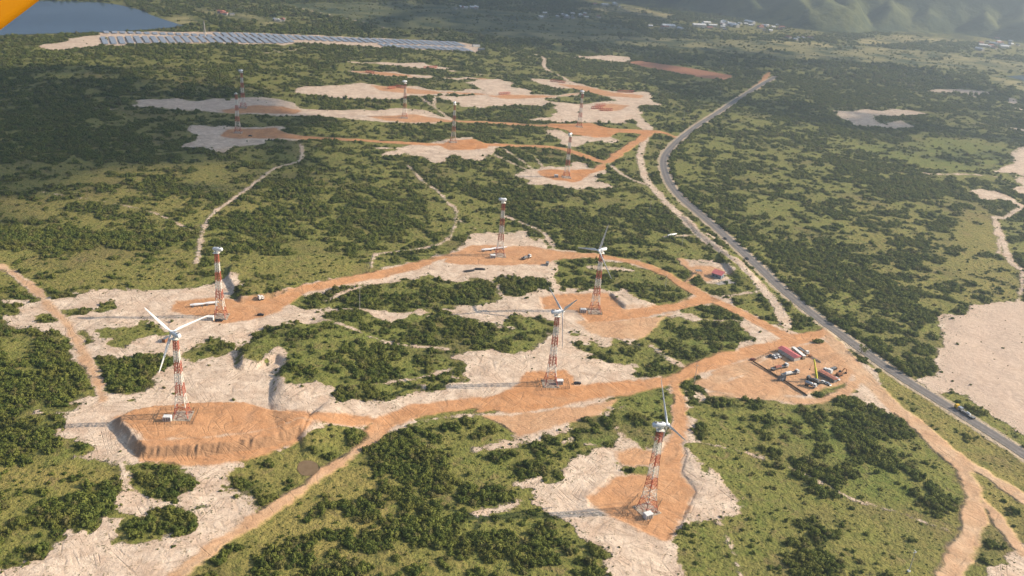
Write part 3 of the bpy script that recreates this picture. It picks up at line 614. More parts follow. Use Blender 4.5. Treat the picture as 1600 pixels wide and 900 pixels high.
# hills beyond the plain
FOOT = P2([(1035,2),(1075,14),(1130,26),(1190,35),(1250,46),(1290,51),(1345,53),(1400,49),(1470,53),(1530,58),(1600,68),(1680,80)])
far = np.array([[9000, 5200], [9000, 11000], [200, 11000]]); HP = np.vstack([FOOT, far])
ta = np.arange(math.radians(-2), math.radians(62), .0032); ra = np.geomspace(2000, 9500, 210)
TA, RA = np.meshgrid(ta, ra); hx = (RA*np.sin(TA)).ravel(); hy = (RA*np.cos(TA)).ravel()
hs = sd_poly(hx, hy, HP, 2600.0)
def ridged(x, y, s): return 1-np.abs(2*fbm(x, y, s, 1)-1)
rg = .6*ridged(hx/620, hy/620, 51)+.3*ridged(hx/270+hy/900, hy/270, 57)+.15*fbm(hx/90, hy/90, 61, 3)
r2_ = ridged(hx/150+fbm(hx/200, hy/200, 5, 2), hy/330, 63)
hz = 640*ss(0, 1900, hs)*(.1+1.35*rg**2.2)+520*ss(0, 620, hs)*np.clip(rg*1.5-.55, 0, 1)**1.3+55*ss(20, 300, hs)*r2_
for px_, py_, rad, hh in ((1316, 47, 190, 62), (1440, 41, 170, 42), (1546, 48, 230, 85), (1246, 36, 200, 60), (1185, 22, 230, 70), (1120, 12, 240, 55), (1380, 26, 200, 70)):
    c0 = gnd(px_, py_)[0]; q = np.hypot(hx-c0[0], hy-c0[1])/rad; hz = hz+hh*np.clip(1-q, 0, 1)**1.2*(.75+.5*fbm(hx/60, hy/60, 71, 3))*ss(-60, 60, hs)
for (a_, b_, H_, W_) in (((1268, 46), (1226, 33), 300, 300), ((1345, 53), (1312, 37), 230, 230), ((1395, 50), (1372, 32), 260, 250), ((1455, 53), (1428, 34), 300, 260), ((1530, 58), (1540, 40), 330, 280), ((1600, 68), (1572, 44), 360, 300), ((1190, 35), (1150, 22), 260, 300), ((1110, 24), (1080, 12), 200, 300)):
    A_, B_ = gnd(*a_)[0], gnd(*b_)[0]; B_ = A_+(B_-A_)/np.linalg.norm(B_-A_)*1500; ab = B_-A_; t_ = np.clip(((hx-A_[0])*ab[0]+(hy-A_[1])*ab[1])/(ab@ab), 0, 1)
    wob = (fbm(hx/170, hy/170, 83, 3)-.5)*150; d_ = np.abs(np.hypot(hx-A_[0]-t_*ab[0], hy-A_[1]-t_*ab[1])+wob*.6)
    hz = np.maximum(hz, (H_*t_**.8+35)*np.clip(1-d_/(W_*(.35+t_)), 0, 1)*(.85+.3*r2_)*ss(-20, 90, hs))
hz = hz*ss(-5, 60, hs)-8*ss(5, -30, hs)
i = np.arange(TA.shape[0]-1)[:, None]*TA.shape[1]; j = np.arange(TA.shape[1]-1)[None]
FH = np.stack([i+j, i+TA.shape[1]+j, i+TA.shape[1]+j+1, i+j+1], -1).reshape(-1, 4); FH = FH[(hs[FH] > -60).all(1)]
u, ivx = np.unique(FH, return_inverse=True)
ho = link(bpy.data.objects.new('hills', mesh_np('hills', np.stack([hx, hy, hz], 1)[u], ivx.reshape(-1, 4), [M_HILL], None, True))); ho['kind'] = 'structure'
# ------------------------------------------------------------------ haze
HZT = max(float(hz.max()), CAMH)+30
hm_ = bpy.data.materials.new('haze_air'); hm_.use_nodes = True; t_ = hm_.node_tree; t_.nodes.clear()
pv = t_.nodes.new('ShaderNodeVolumePrincipled'); pv.inputs['Density'].default_value = .00021; pv.inputs['Color'].default_value = (.64, .81, 1.0, 1); pv.inputs['Anisotropy'].default_value = .62
pv.inputs['Density Attribute'].default_value = ''; om = t_.nodes.new('ShaderNodeOutputMaterial'); t_.links.new(pv.outputs[0], om.inputs['Volume'])
hb = MB().box((0, 0, (HZT-12)/2), (90000, 90000, HZT+12)).build('haze', hm_); hb['kind'] = 'stuff'

# ------------------------------------------------------------------ clouds, high above the haze and out of the picture; their shadows fall on the land
cm_ = bpy.data.materials.new('cloud_vapour'); cm_.use_nodes = True; t_ = cm_.node_tree; t_.nodes.clear()
cv_ = t_.nodes.new('ShaderNodeVolumePrincipled'); cv_.inputs['Density'].default_value = .0024; cv_.inputs['Color'].default_value = (.97, .97, .97, 1); cv_.inputs['Anisotropy'].default_value = .5; cv_.inputs['Density Attribute'].default_value = ''
om = t_.nodes.new('ShaderNodeOutputMaterial'); t_.links.new(cv_.outputs[0], om.inputs['Volume'])
def cloud(pts, seed, zc=1500.0, thick=150.0, sc=1.0):
    P_ = P2(pts); c0 = P_.mean(0); P_ = (P_-c0)*sc; off = zc/math.tan(SUN_EL); a_ = np.linspace(0, 2*math.pi, 64, endpoint=False)
    bm = bmesh.new(); bmesh.ops.create_icosphere(bm, subdivisions=5, radius=1.0)
    ex, ey = np.abs(P_[:, 0]).max(), np.abs(P_[:, 1]).max()
    for v_ in bm.verts:
        n_ = mnoise.fractal(v_.co*1.8+Vector((seed*7.1, 0, 0)), .8, 2.1, 5); k = 1+.45*n_
        v_.co = Vector((v_.co.x*ex*k, v_.co.y*ey*k, v_.co.z*thick*(1+.6*n_)*(.45 if v_.co.z < 0 else 1)))
    me = bpy.data.meshes.new('cloud'); bm.to_mesh(me); bm.free(); me.materials.append(cm_)
    o = link(bpy.data.objects.new('cloud', me)); o.location = (c0[0]+SUN_XY[0]*off, c0[1]+SUN_XY[1]*off, zc); o['kind'] = 'stuff'
for q_, s_ in ((0, 1.15), (1, .85), (2, .55)): cloud([(-260, 140), (235, 125), (265, 205), (150, 240), (-260, 240)], 1+9*q_, 1450+230*q_, 100, s_)
for q_, s_ in ((0, 1.1),): cloud([(1200, 105), (1460, 105), (1460, 190), (1200, 190)], 2+9*q_, 1450+200*q_, 55, s_)
for q_, s_ in ((0, 1.0), (1, .6)): cloud([(600, 6), (1000, 6), (1000, 40), (900, 50), (600, 40)], 3+9*q_, 1450+200*q_, 60, s_)
# ------------------------------------------------------------------ shrubs
def make_bush(seed, flat=.72):
    r = random.Random(seed); mb = MB()
    lobes = [(Vector((0, 0, .42)), .55)]
    for k in range(r.randint(5, 7)):
        a = r.uniform(0, 6.28); d = r.uniform(.38, .78); lobes.append((Vector((d*math.cos(a), d*math.sin(a), r.uniform(.18, .5))), r.uniform(.24, .42)))
    bm = bmesh.new()
    for c, q in lobes:
        res = bmesh.ops.create_icosphere(bm, subdivisions=1, radius=q*.86)
        for v_ in res['verts']:
            v_.co = Vector((v_.co.x, v_.co.y, v_.co.z*.85))*r.uniform(.82, 1.12)+c; v_.co.z = max(v_.co.z*flat/.72, -.08)
    off = len(mb.v); mb.add([v_.co for v_ in bm.verts], [[x.index for x in f.verts] for f in (bm.faces.ensure_lookup_table() or bm.faces)]) if not bm.verts.index_update() else None
    bm.free()
    for c, q in lobes:
        for k in range(int(46*q)+6):
            d = Vector((r.gauss(0, 1), r.gauss(0, 1), abs(r.gauss(.25, .8)))).normalized(); p_ = c+d*q*r.uniform(.85, 1.18)
            n_ = (d+Vector((r.gauss(0, .36), r.gauss(0, .36), r.gauss(0, .36)))).normalized(); u = n_.orthogonal().normalized(); w_ = n_.cross(u); s_ = r.uniform(.07, .15)
            a = r.uniform(0, 6.28); u2 = u*math.cos(a)+w_*math.sin(a); w2 = n_.cross(u2); p_.z = max(p_.z*flat/.72, .02)
            mb.add([p_-u2*s_-w2*s_*.7, p_+u2*s_-w2*s_*.6, p_+u2*s_*.8+w2*s_*.8, p_-u2*s_*.9+w2*s_*.7], [(0, 1, 2, 3)])
    return mb.mesh('shrub_foliage', M_LEAF)
BUSH = [make_bush(100+k, (.62, .72, .85, .7, .95, .66)[k]) for k in range(6)]
PC = bpy.data.collections.new('shrub_kinds')
for k, me in enumerate(BUSH): PC.objects.link(bpy.data.objects.new('shrub_kind', me))

def scatter(r0, r1, sp, kmin, kmax, seed, tuft=False):
    rg_ = np.random.default_rng(seed)
    X, Y = np.meshgrid(np.arange(-r1*.72, r1*.78, sp), np.arange(r0*.55, r1, sp)); x = X.ravel()+rg_.uniform(-.5, .5, X.size)*sp; y = Y.ravel()+rg_.uniform(-.5, .5, X.size)*sp
    r = np.hypot(x, y); m = (r >= r0) & (r < r1); x, y, r = x[m], y[m], r[m]
    px, py, _ = proj(x, y, 0*x); mg = 60 if r1 < 1500 else 25
    m = (px > -mg) & (px < 1600+mg*2.0) & (py > -25) & (py < 900+50); x, y = x[m], y[m]
    S_, D_, R2, dn, lu, fl, to, rd = fields(x, y)[:8]; cv, n_ = cover(x, y, dn)
    lk = np.maximum(np.maximum(sd_poly(x, y, ALAKE), sd_poly(x, y, APOND)), sd_poly(x, y, APOND2))
    hsd = sd_poly(x, y, HP, 60.0)
    rnd = rg_.random(len(x))
    if tuft:
        keep = rnd < np.where(S_ < -1, .42, np.where(S_ < 5, .30, .02))*(1-.5*cv)
        ok = (D_ < -1.0) & (rd < -4)
    else:
        keep = rnd < np.where(S_ < -.8, np.maximum(cv, .06), np.where(S_ < 3, .10*(dn > .3), .004))
        ok = (D_ < -2.0-np.hypot(x, y)/900) & (rd < -3.2-1.5*rg_.random(len(x)))
    m = keep & ok & (lk < -6) & (R2 < -2) & (hsd < 20)
    x, y, cv, S_, rd, dn = x[m], y[m], cv[m], S_[m], rd[m], dn[m]
    sc = kmin+(kmax-kmin)*rg_.random(len(x))**2.6
    if not tuft: sc = sc*np.where(S_ > -2.5, .6, 1)*(.72+.4*cv)*(.8+.35*dn)
    return x, y, sc, rg_.uniform(0, 6.283, len(x)), rg_.integers(0, 6, len(x)), rg_.uniform(.8, 1.25, len(x))
bands = [scatter(250, 470, 1.5, .5, 2.8, 1), scatter(470, 800, 1.9, .65, 2.9, 2), scatter(800, 1250, 2.8, .95, 3.3, 3), scatter(1250, 2000, 5.2, 1.75, 4.3, 4), scatter(2000, 3300, 10, 3.2, 7.2, 5)]
B = [np.concatenate([b[k] for b in bands]) for k in range(6)]
# hedge of trees along the far verge of the road
hp = RP[(np.arange(len(RP)) % 1) == 0]; d = np.gradient(hp, axis=0); nm = np.stack([d[:, 1], -d[:, 0]], 1); nm /= np.linalg.norm(nm, axis=1)[:, None]
_px, _py, _ = proj(hp[:, 0], hp[:, 1], 0*hp[:, 0])
hx_, hy_ = [], []
for (a, b), q, pxx, pyy in zip(hp, nm, _px, _py):
    if 140 < pyy < 590 and _h(np.array([a]), np.array([b]), 5)[0] < .8:
        side = -1 if (q[0] < 0) else 1
        o_ = random.uniform(7.5, 13); hx_.append(a+q[0]*side*o_+random.uniform(-1, 1)); hy_.append(b+q[1]*side*o_+random.uniform(-1, 1))
nh = len(hx_); B = [np.concatenate([B[0], hx_]), np.concatenate([B[1], hy_]), np.concatenate([B[2], rng.uniform(2.2, 4.0, nh)]), np.concatenate([B[3], rng.uniform(0, 6.28, nh)]), np.concatenate([B[4], rng.integers(0, 6, nh)]), np.concatenate([B[5], rng.uniform(.9, 1.4, nh)])]
bx, by, bs, br, bk, bh = B; bz = height(bx, by)-.12*bs
px, py, dep = proj(bx, by, bz); vis = (px > 5) & (px < 1595) & (py > 5) & (py < 893)
order = np.argsort(-np.where(vis, bs/dep, 0))
lead = order[:295]; rest = np.setdiff1d(np.arange(len(bx)), lead)

def gn_scatter(name, x, y, z, s, r, k, hh, coll):
    me = bpy.data.meshes.new(name); n = len(x); me.vertices.add(n); me.vertices.foreach_set('co', np.stack([x, y, z], 1).astype(np.float32).ravel())
    for a, v in (('scl', s), ('rot', r), ('hgt', s*hh)):
        me.attributes.new(a, 'FLOAT', 'POINT').data.foreach_set('value', np.asarray(v, np.float32))
    me.attributes.new('pk', 'INT', 'POINT').data.foreach_set('value', np.asarray(k, np.int32))
    o = link(bpy.data.objects.new(name, me)); o['kind'] = 'stuff'
    ng = bpy.data.node_groups.new(name, 'GeometryNodeTree'); ng.interface.new_socket('Geometry', in_out='INPUT', socket_type='NodeSocketGeometry'); ng.interface.new_socket('Geometry', in_out='OUTPUT', socket_type='NodeSocketGeometry')
    N = ng.nodes; gi = N.new('NodeGroupInput'); g_o = N.new('NodeGroupOutput'); ip = N.new('GeometryNodeInstanceOnPoints'); ci = N.new('GeometryNodeCollectionInfo')
    ci.inputs['Collection'].default_value = coll; ci.inputs['Separate Children'].default_value = True; ci.inputs['Reset Children'].default_value = True
    def na(a, ty):
        q = N.new('GeometryNodeInputNamedAttribute'); q.data_type = ty; q.inputs['Name'].default_value = a; return q.outputs['Attribute']
    c1 = N.new('ShaderNodeCombineXYZ'); c2 = N.new('ShaderNodeCombineXYZ'); Lk = ng.links.new
    Lk(na('rot', 'FLOAT'), c1.inputs[2]); s1 = na('scl', 'FLOAT'); Lk(s1, c2.inputs[0]); Lk(s1, c2.inputs[1]); Lk(na('hgt', 'FLOAT'), c2.inputs[2])
    Lk(gi.outputs[0], ip.inputs['Points']); Lk(ci.outputs[0], ip.inputs['Instance']); ip.inputs['Pick Instance'].default_value = True
    Lk(na('pk', 'INT'), ip.inputs['Instance Index']); Lk(c1.outputs[0], ip.inputs['Rotation']); Lk(c2.outputs[0], ip.inputs['Scale']); Lk(ip.outputs[0], g_o.inputs[0])
    md = o.modifiers.new('scatter', 'NODES'); md.node_group = ng; return o
gn_scatter('shrubland', bx[rest], by[rest], bz[rest], bs[rest], br[rest], bk[rest], bh[rest], PC)
T = [scatter(250, 520, 2.3, .2, .6, 41, True), scatter(520, 900, 4.0, .3, .8, 42, True)]
T = [np.concatenate([t[k] for t in T]) for k in range(6)]
gn_scatter('low_scrub', T[0], T[1], height(T[0], T[1])-.05, T[2], T[3], T[4], T[5]*.9, PC)
print('bushes', len(bx), 'tufts', len(T[0]))
# the shrubs that show largest, each a thing of its own
AREAS = [
 ('dark thicket above the bottom edge', [(560,640),(960,640),(960,905),(560,905)]),
 ('scrub at the bottom edge below the lower dirt road', [(250,780),(560,700),(640,905),(250,905)]),
 ('dark clump west of the left banded turbine', [(-60,540),(270,540),(270,640),(-60,640)]),
 ('dense scrub at the left edge below the sand', [(-60,640),(200,640),(200,780),(-60,780)]),
 ('scrub beside the south-west sand flat', [(-60,780),(420,660),(520,660),(520,780),(300,905),(-60,905)]),
 ('green strip above the main dirt road', [(380,480),(880,480),(880,640),(380,640)]),
 ('thicket below the upper dirt road', [(470,395),(880,395),(880,485),(470,485)]),
 ('grassy block right of the nearest turbine', [(1060,610),(1520,610),(1520,905),(1060,905)]),
 ('scrub right of the tarred road', [(1195,440),(1600,260),(1640,700),(1400,620)]),
 ('green wedge west of the compound', [(880,400),(1300,400),(1300,700),(880,700)])]
LOOK = ['low spreading', 'rounded', 'tall bushy', 'broad lumpy', 'upright leafy', 'flat-topped']
for q in lead:
    o = bpy.data.objects.new('shrub', BUSH[bk[q]]); COL.objects.link(o); o.location = (bx[q], by[q], bz[q]); o.rotation_euler = (0, 0, br[q]); o.scale = (bs[q], bs[q], bs[q]*bh[q])
    ax, ay = np.array([px[q]]), np.array([py[q]]); nm_ = 'open sand and grass of the worked area'
    for a_, P_ in AREAS:
        if sd_poly(ax, ay, np.array(P_, float), 2000.0)[0] > 0: nm_ = a_; break
    tag(o, LOOK[bk[q]]+' green shrub in the '+nm_, 'shrub', LOOK[bk[q]]+' shrubs of the '+nm_)
# ------------------------------------------------------------------ materials of the built things
RED_P = plain('red_tower_paint', (.47, .13, .08), .55, var=.12); WHT_P = plain('white_tower_paint', (.74, .70, .62), .55, var=.08)
GRP = plain('white_glassfibre', (.74, .76, .78), .35, var=.05, scale=.4); CONC = plain('pale_concrete', (.40, .33, .26), .9, var=.2, scale=.5)
WHT = plain('white_sheet_metal', (.72, .72, .70), .45, var=.1, dirt=(.45, .36, .27)); GREY = plain('grey_steel', (.22, .22, .22), .5, .3); DARK = plain('dark_steel', (.035, .035, .04), .6)
RUST = plain('rusty_roof_sheet', (.36, .13, .085), .7, var=.25, dirt=(.45, .28, .2)); PINK = plain('faded_red_roof', (.50, .13, .13), .55, var=.12, scale=.7, dirt=(.55, .35, .33))
GLASS = plain('dark_glass', (.02, .024, .03), .12, spec=.6); RUB = plain('tyre_rubber', (.02, .02, .02), .8); YEL = plain('yellow_green_boom', (.52, .50, .05), .45, var=.08)
YLW = plain('yellow_paint', (.66, .40, .02), .4, var=.06); WOOD = plain('weathered_post', (.20, .14, .09), .8); SILV = plain('silver_tank_sheet', (.42, .43, .45), .3, .7, var=.1)
BLUE = plain('blue_grey_wall', (.22, .26, .30), .7, var=.12); DRED = plain('dark_red_paint', (.16, .03, .025), .4); BROWN = plain('brown_container', (.28, .13, .06), .6, var=.2)
WALL = plain('whitewashed_wall', (.50, .47, .42), .8, var=.12, scale=.3); CAR_W = plain('white_car_paint', (.70, .70, .69), .3, var=.03); CAR_D = plain('dark_car_paint', (.03, .032, .038), .25, var=.03)
BARK = plain('bark', (.10, .075, .05), .9); GRV = plain('grey_gravel', (.33, .30, .27), .95, var=.2)
sp_ = NT('solar_glass', .5, .15); bk_ = node(sp_.t, 'TexBrick'); bk_.offset = 0
for k_, v_ in (('Color1', (.20, .235, .29, 1)), ('Color2', (.25, .29, .35, 1)), ('Mortar', (.35, .37, .40, 1)), ('Scale', 1.0), ('Mortar Size', .04), ('Brick Width', 1.0), ('Row Height', 1.7)): bk_.inputs[k_].default_value = v_
tc_ = node(sp_.t, 'TexCoord'); sp_.L(tc_.outputs['Object'], bk_.inputs['Vector']); sp_.L(bk_.outputs['Color'], sp_.b.inputs['Base Color']); SOLAR = sp_.m

# ------------------------------------------------------------------ lattice towers and turbines
HUB = 50.4
def hw_(z): return float(np.interp(z, [0, 4, 9, 20, 47.5], [4.0, 3.15, 2.5, 1.85, 1.1]))
SECT = []
for k in range(7):
    mb = MB(); z0, z1 = 47.5*k/7, 47.5*(k+1)/7; nb = 2 if k < 2 else (3 if k < 5 else 4)
    for b in range(nb):
        a, c = z0+(z1-z0)*b/nb, z0+(z1-z0)*(b+1)/nb; A, C_ = hw_(a), hw_(c)
        cn = [(-1, -1), (1, -1), (1, 1), (-1, 1)]
        for q in range(4):
            (x0, y0), (x1, y1) = cn[q], cn[(q+1) % 4]
            mb.beam((x0*A, y0*A, a), (x0*C_, y0*C_, c), .31-.015*k)
            mb.beam((x0*A, y0*A, a), (x1*C_, y1*C_, c), .13); mb.beam((x1*A, y1*A, a), (x0*C_, y0*C_, c), .13)
            mb.beam((x0*C_, y0*C_, c-.02), (x1*C_, y1*C_, c-.02), .16)
    if k >= 2: mb.beam((0, -.4, z0), (0, -.4, z1), .5)
    SECT.append(mb.mesh('lattice_section', RED_P if k % 2 == 0 else WHT_P))
def sq(x, ry, rz, zc, n=14, e=3.0):
    out = []
    for k in range(n):
        a = 2*math.pi*k/n; c, s = math.cos(a), math.sin(a)
        out.append((x, ry*math.copysign(abs(c)**(2/e), c), zc+rz*math.copysign(abs(s)**(2/e), s)))
    return out
NAC = MB().loft([sq(-5.4, .9, .9, .1), sq(-5.0, 1.45, 1.45, .1), sq(-2, 1.65, 1.7, .15), sq(1.6, 1.6, 1.65, .1), sq(2.7, 1.25, 1.25, 0), sq(2.9, .9, .9, 0)]).mesh('nacelle', GRP)
NACW = MB().box((-3.6, 0, 2.05), (1.2, 1.6, .5)).beam((-4.6, .4, 1.6), (-4.6, .4, 3.0), .12).box((-.5, 0, 1.9), (2, 1.2, .2)).mesh('roof_hatch', GREY)
HUBM = MB().loft([sq(2.95, 1.0, 1.0, 0, 12, 2), sq(3.4, 1.3, 1.3, 0, 12, 2), sq(4.4, 1.3, 1.3, 0, 12, 2), sq(5.3, .85, .85, 0, 12, 2), sq(5.8, .2, .2, 0, 12, 2)]).mesh('rotor_hub', GRP)
def blade_mesh(R=23.2):
    rings = []
    for z, ch, th_, tw, off in ((.6, .9, .9, 0, 0), (2, .9, .85, 0, 0), (4.5, 1.85, .55, 14, .28), (8, 1.65, .4, 10, .25), (13, 1.25, .28, 6, .2), (18, .9, .2, 3, .14), (21.5, .7, .13, 1, .1), (R, .18, .06, 0, 0)):
        r_ = []; t0 = math.radians(tw)
        for k in range(10):
            a = 2*math.pi*k/10; y_ = math.cos(a)*ch/2+off; x_ = math.sin(a)*th_/2*(1-.45*math.cos(a))
            r_.append((x_*math.cos(t0)-y_*math.sin(t0), x_*math.sin(t0)+y_*math.cos(t0), z))
        rings.append(r_)
    return MB().loft(rings).mesh('blade', GRP)
BLADE = blade_mesh()
FND = MB().box((0, 0, .06), (10.5, 10.5, .24)).box((-3.9, -3.9, .4), (1.5, 1.5, .5)).box((3.9, -3.9, .4), (1.5, 1.5, .5)).box((3.9, 3.9, .4), (1.5, 1.5, .5)).box((-3.9, 3.9, .4), (1.5, 1.5, .5)).mesh('foundation', CONC)
DECK = MB().box((0, 0, 47.75), (4.0, 4.0, .3)).tube([(0, 0, 47.8), (0, 0, 49.2)], 1.1, 12).mesh('yaw_deck', WHT_P)
def me_child(name, me, par, rot=None, loc=None):
    o = link(bpy.data.objects.new(name, me), par)
    if loc: o.location = loc
    if rot: o.rotation_euler = rot
    return o
def tower(px, label, cat, name, group, az=None, phase=None, nacelle=True, rz=.12, nsec=7):
    b = G(*px); r = empty(name, b, 0, label, cat, group)
    for k in range(nsec): me_child('lattice_section', SECT[k], r, (0, 0, rz))
    me_child('foundation', FND, r, (0, 0, rz)); 
    if nsec == 7: me_child('yaw_deck', DECK, r)
    if nacelle:
        a = math.radians(az); n_ = me_child('nacelle', NAC, r, (0, 0, a), (0, 0, HUB)); n_.scale = (.8, .78, .78); me_child('roof_hatch', NACW, n_)
        if phase is not None:
            me_child('rotor_hub', HUBM, n_)
            for q in range(3):
                me_child('blade', BLADE, r, None, None)
                bl = [c for c in bpy.data.objects if c.parent == r and c.name.startswith('blade')][-1]
                ph = math.radians(phase+120*q)
                # blade direction = cos(ph) up + sin(ph) (axis x up)
                bl.matrix_local = Matrix.Translation((3.2*math.cos(a), 3.2*math.sin(a), HUB)) @ Matrix.Rotation(a, 4, 'Z') @ Matrix.Rotation(ph, 4, 'X')
    return r, b
TG = 'red and white lattice turbines with rotors'
TA_, bA = tower((1011, 797), 'nearest wind turbine, on a red and white tower on the square orange pad', 'wind turbine', 'wind_turbine', TG, 12, 76, rz=.55)
TB_, bB = tower((285, 650), 'wind turbine on a lattice tower on the raised orange pad at the left', 'wind turbine', 'wind_turbine', TG, 144, 84)
TC_, bC = tower((860, 600), 'wind turbine beside the main dirt road in the middle, seen nearly edge on', 'wind turbine', 'wind_turbine', TG, 24, 48)
TD_, bD = tower((929, 487), 'wind turbine on the upper middle pad with one blade pointing up and away', 'wind turbine', 'wind_turbine', TG, 220, 104)
NG = 'unfinished lattice towers without rotors'
_, bE = tower((345, 495), 'unfinished lattice tower with a white nacelle beside long white blades on the left sand', 'wind turbine tower', 'turbine_tower', NG, 176)
_, bF = tower((781, 399), 'unfinished lattice tower with nacelle at the bend of the upper dirt road', 'wind turbine tower', 'turbine_tower', NG, 8)
_, bG_ = tower((885, 277), 'unfinished lattice tower on the small orange pad left of the curve of the tarred road', 'wind turbine tower', 'turbine_tower', NG, 60)
tower((708, 222), 'unfinished lattice tower on a far orange pad midway along its dirt track', 'wind turbine tower', 'turbine_tower', NG, 80)
tower((632, 184), 'unfinished lattice tower on the far sand strip with a forked track behind it', 'wind turbine tower', 'turbine_tower', NG, 30)
tower((380, 168), 'farthest left lattice tower, dark nacelle on top, on the long pale sand strip', 'wind turbine tower', 'turbine_tower', NG, 50)
tower((905, 198), 'unfinished lattice tower on the far orange pad nearest the road junction', 'wind turbine tower', 'turbine_tower', NG, 20)
tower((372, 207), 'bare lattice tower without nacelle on the far left orange pad', 'wind turbine tower', 'turbine_tower', NG, nacelle=False)

# transformer cabins
KB = MB().box((0, 0, 1.45), (4.2, 2.8, 2.7)); KR = MB().box((0, 0, 2.92), (4.5, 3.1, .24), top=(.9, .9)); KD = MB()
for q in (-1.3, 0, 1.3): KD.box((q, -1.42, 1.35), (1.0, .06, 2.1))
KM = (KB.mesh('cabin_wall', WHT), KR.mesh('cabin_roof', WHT), KD.mesh('cabin_door', GREY))
def cabin(px, rz, label, k=1.0):
    r = empty('transformer_cabin', G(*px), rz, label, 'transformer cabin', 'white transformer cabins'); r.scale = (k, k, k)
    for n_, m_ in zip(('wall', 'roof', 'door'), KM): me_child(n_, m_, r)
cabin((1012, 809), .5, 'white transformer cabin at the foot of the nearest turbine'); cabin((262, 657), .1, 'white transformer cabin left of the turbine on the raised pad')
cabin((874, 600), .1, 'white transformer cabin right of the turbine beside the main dirt road'); cabin((911, 488), .1, 'pale transformer cabin left of the turbine on the upper middle pad')
cabin((329, 500), .1, 'white transformer cabin left of the tower with the long blades'); cabin((770, 403), .2, 'grey-white transformer cabin left of the tower at the road bend'); cabin((869, 277), .1, 'white transformer cabin on the small pad by the road curve')
# fences round the turbine feet
def fence(pts, label, h=2.0, step=2.6, mat=WOOD, board=None, closed=True):
    P = [G(*q) for q in pts]; c = sum(P, Vector())/len(P); r = empty('fence', c, 0, label, 'fence'); mp, mr = MB(), MB(); n = len(P)
    for i_ in range(n if closed else n-1):
        a, b = P[i_]-c, P[(i_+1) % n]-c; L_ = (b-a).length; k_ = max(2, int(L_/step))
        for j_ in range(k_+(0 if closed else 1)):
            q = a.lerp(b, j_/k_); mp.box((q.x, q.y, q.z+h/2), (.16, .16, h))
        for hh in ((.25, .6, .97) if not board else (.97,)): mr.beam((a.x, a.y, a.z+h*hh), (b.x, b.y, b.z+h*hh), .09)
        if board:
            d_ = (b-a); mr.box(((a.x+b.x)/2, (a.y+b.y)/2, (a.z+b.z)/2+h*.5), (L_, .05, h*.9), math.atan2(d_.y, d_.x))
    mp.build('posts', mat, r); mr.build('rails', board or mat, r); return r
fence([(240, 663), (301, 663), (311, 641), (251, 641)], 'thin brown fence round the turbine foot on the raised pad')
fence([(1034, 783), (1013, 820), (972, 803), (996, 776)], 'thin fence round the foot of the nearest turbine'); fence([(839, 595), (887, 596), (890, 608), (846, 610)], 'thin fence round the turbine foot beside the main road')
fence([(905, 484), (938, 484), (941, 492), (906, 492)], 'thin fence round the turbine foot on the upper middle pad')
fence([(1176, 566), (1221, 593), (1261, 619)], 'dark board fence along the lower left side of the compound', 1.3, 2.5, WOOD, WOOD, False)
fence([(1176, 566), (1200, 553), (1222, 546)], 'wire and post fence along the upper left side of the compound', 1.7, 3, WOOD, None, False)

# ------------------------------------------------------------------ loose parts of towers and blades on the ground
def two(a, b):
    A, B_ = G(*a), G(*b); d_ = B_-A; return (A+B_)/2, math.atan2(d_.y, d_.x), math.hypot(d_.x, d_.y)
def lying_blade(a, b, label):
    c, rz, L_ = two(a, b); r = empty('blade_cargo', c, rz, label, 'turbine blade', 'white blades lying on the pads'); mb = MB()
    mb.loft([[(x, y_, 1.7+z_) for y_, z_ in ((-w_, -h_), (w_, -h_), (w_*1.05, 0), (w_*.7, h_), (-w_*.7, h_), (-w_*1.05, 0))] for x, w_, h_ in ((-L_/2, .5, .5), (-L_/2+1.2, .6, .6), (-L_*.15, .95, .8), (L_*.2, .8, .6), (L_/2, .4, .3))]).build('shell', GRP, r)
    for q in (-.32, .28): MB().box((L_*q, 0, .6), (.5, 2.2, 1.2)).box((L_*q, 0, .12), (1.2, 2.6, .22)).build('trestle', GREY, r)
lying_blade((297, 480), (321, 477.5), 'left white blade lying on trestles beside the left sand tower'); lying_blade((319, 477.5), (342, 475), 'right white blade lying on trestles behind the left sand tower')
lying_blade((752, 393), (771, 391.5), 'left white blade lying beside the tower at the road bend'); lying_blade((768, 391), (792, 388.5), 'right white blade lying behind the tower at the road bend')
lying_blade((1043, 370.5), (1057, 367.5), 'white blade lying alone in the scrub west of the tarred road')
def lying_truss(a, b, label):
    c, rz, L_ = two(a, b); r = empty('tower_section', c, rz, label, 'tower section', 'red lattice sections lying on the far pads'); n = max(3, int(L_/3)); w_ = 1.7
    lg, br_ = MB(), MB()
    for y_, z_ in ((-w_, .3), (w_, .3), (w_, 3.5), (-w_, 3.5)): lg.beam((-L_/2, y_, z_), (L_/2, y_, z_), .45)
    for k in range(n):
        x0, x1 = -L_/2+L_*k/n, -L_/2+L_*(k+1)/n
        for y_ in (-w_, w_): br_.beam((x0, y_, .3), (x1, y_, 3.5), .28); br_.beam((x0, y_, 3.5), (x0, y_, .3), .28)
        br_.beam((x0, -w_, 3.5), (x1, w_, 3.5), .28); br_.beam((x0, -w_, .3), (x0, w_, .3), .28)
    lg.build('chords', RED_P, r); br_.build('bracing', RED_P, r)
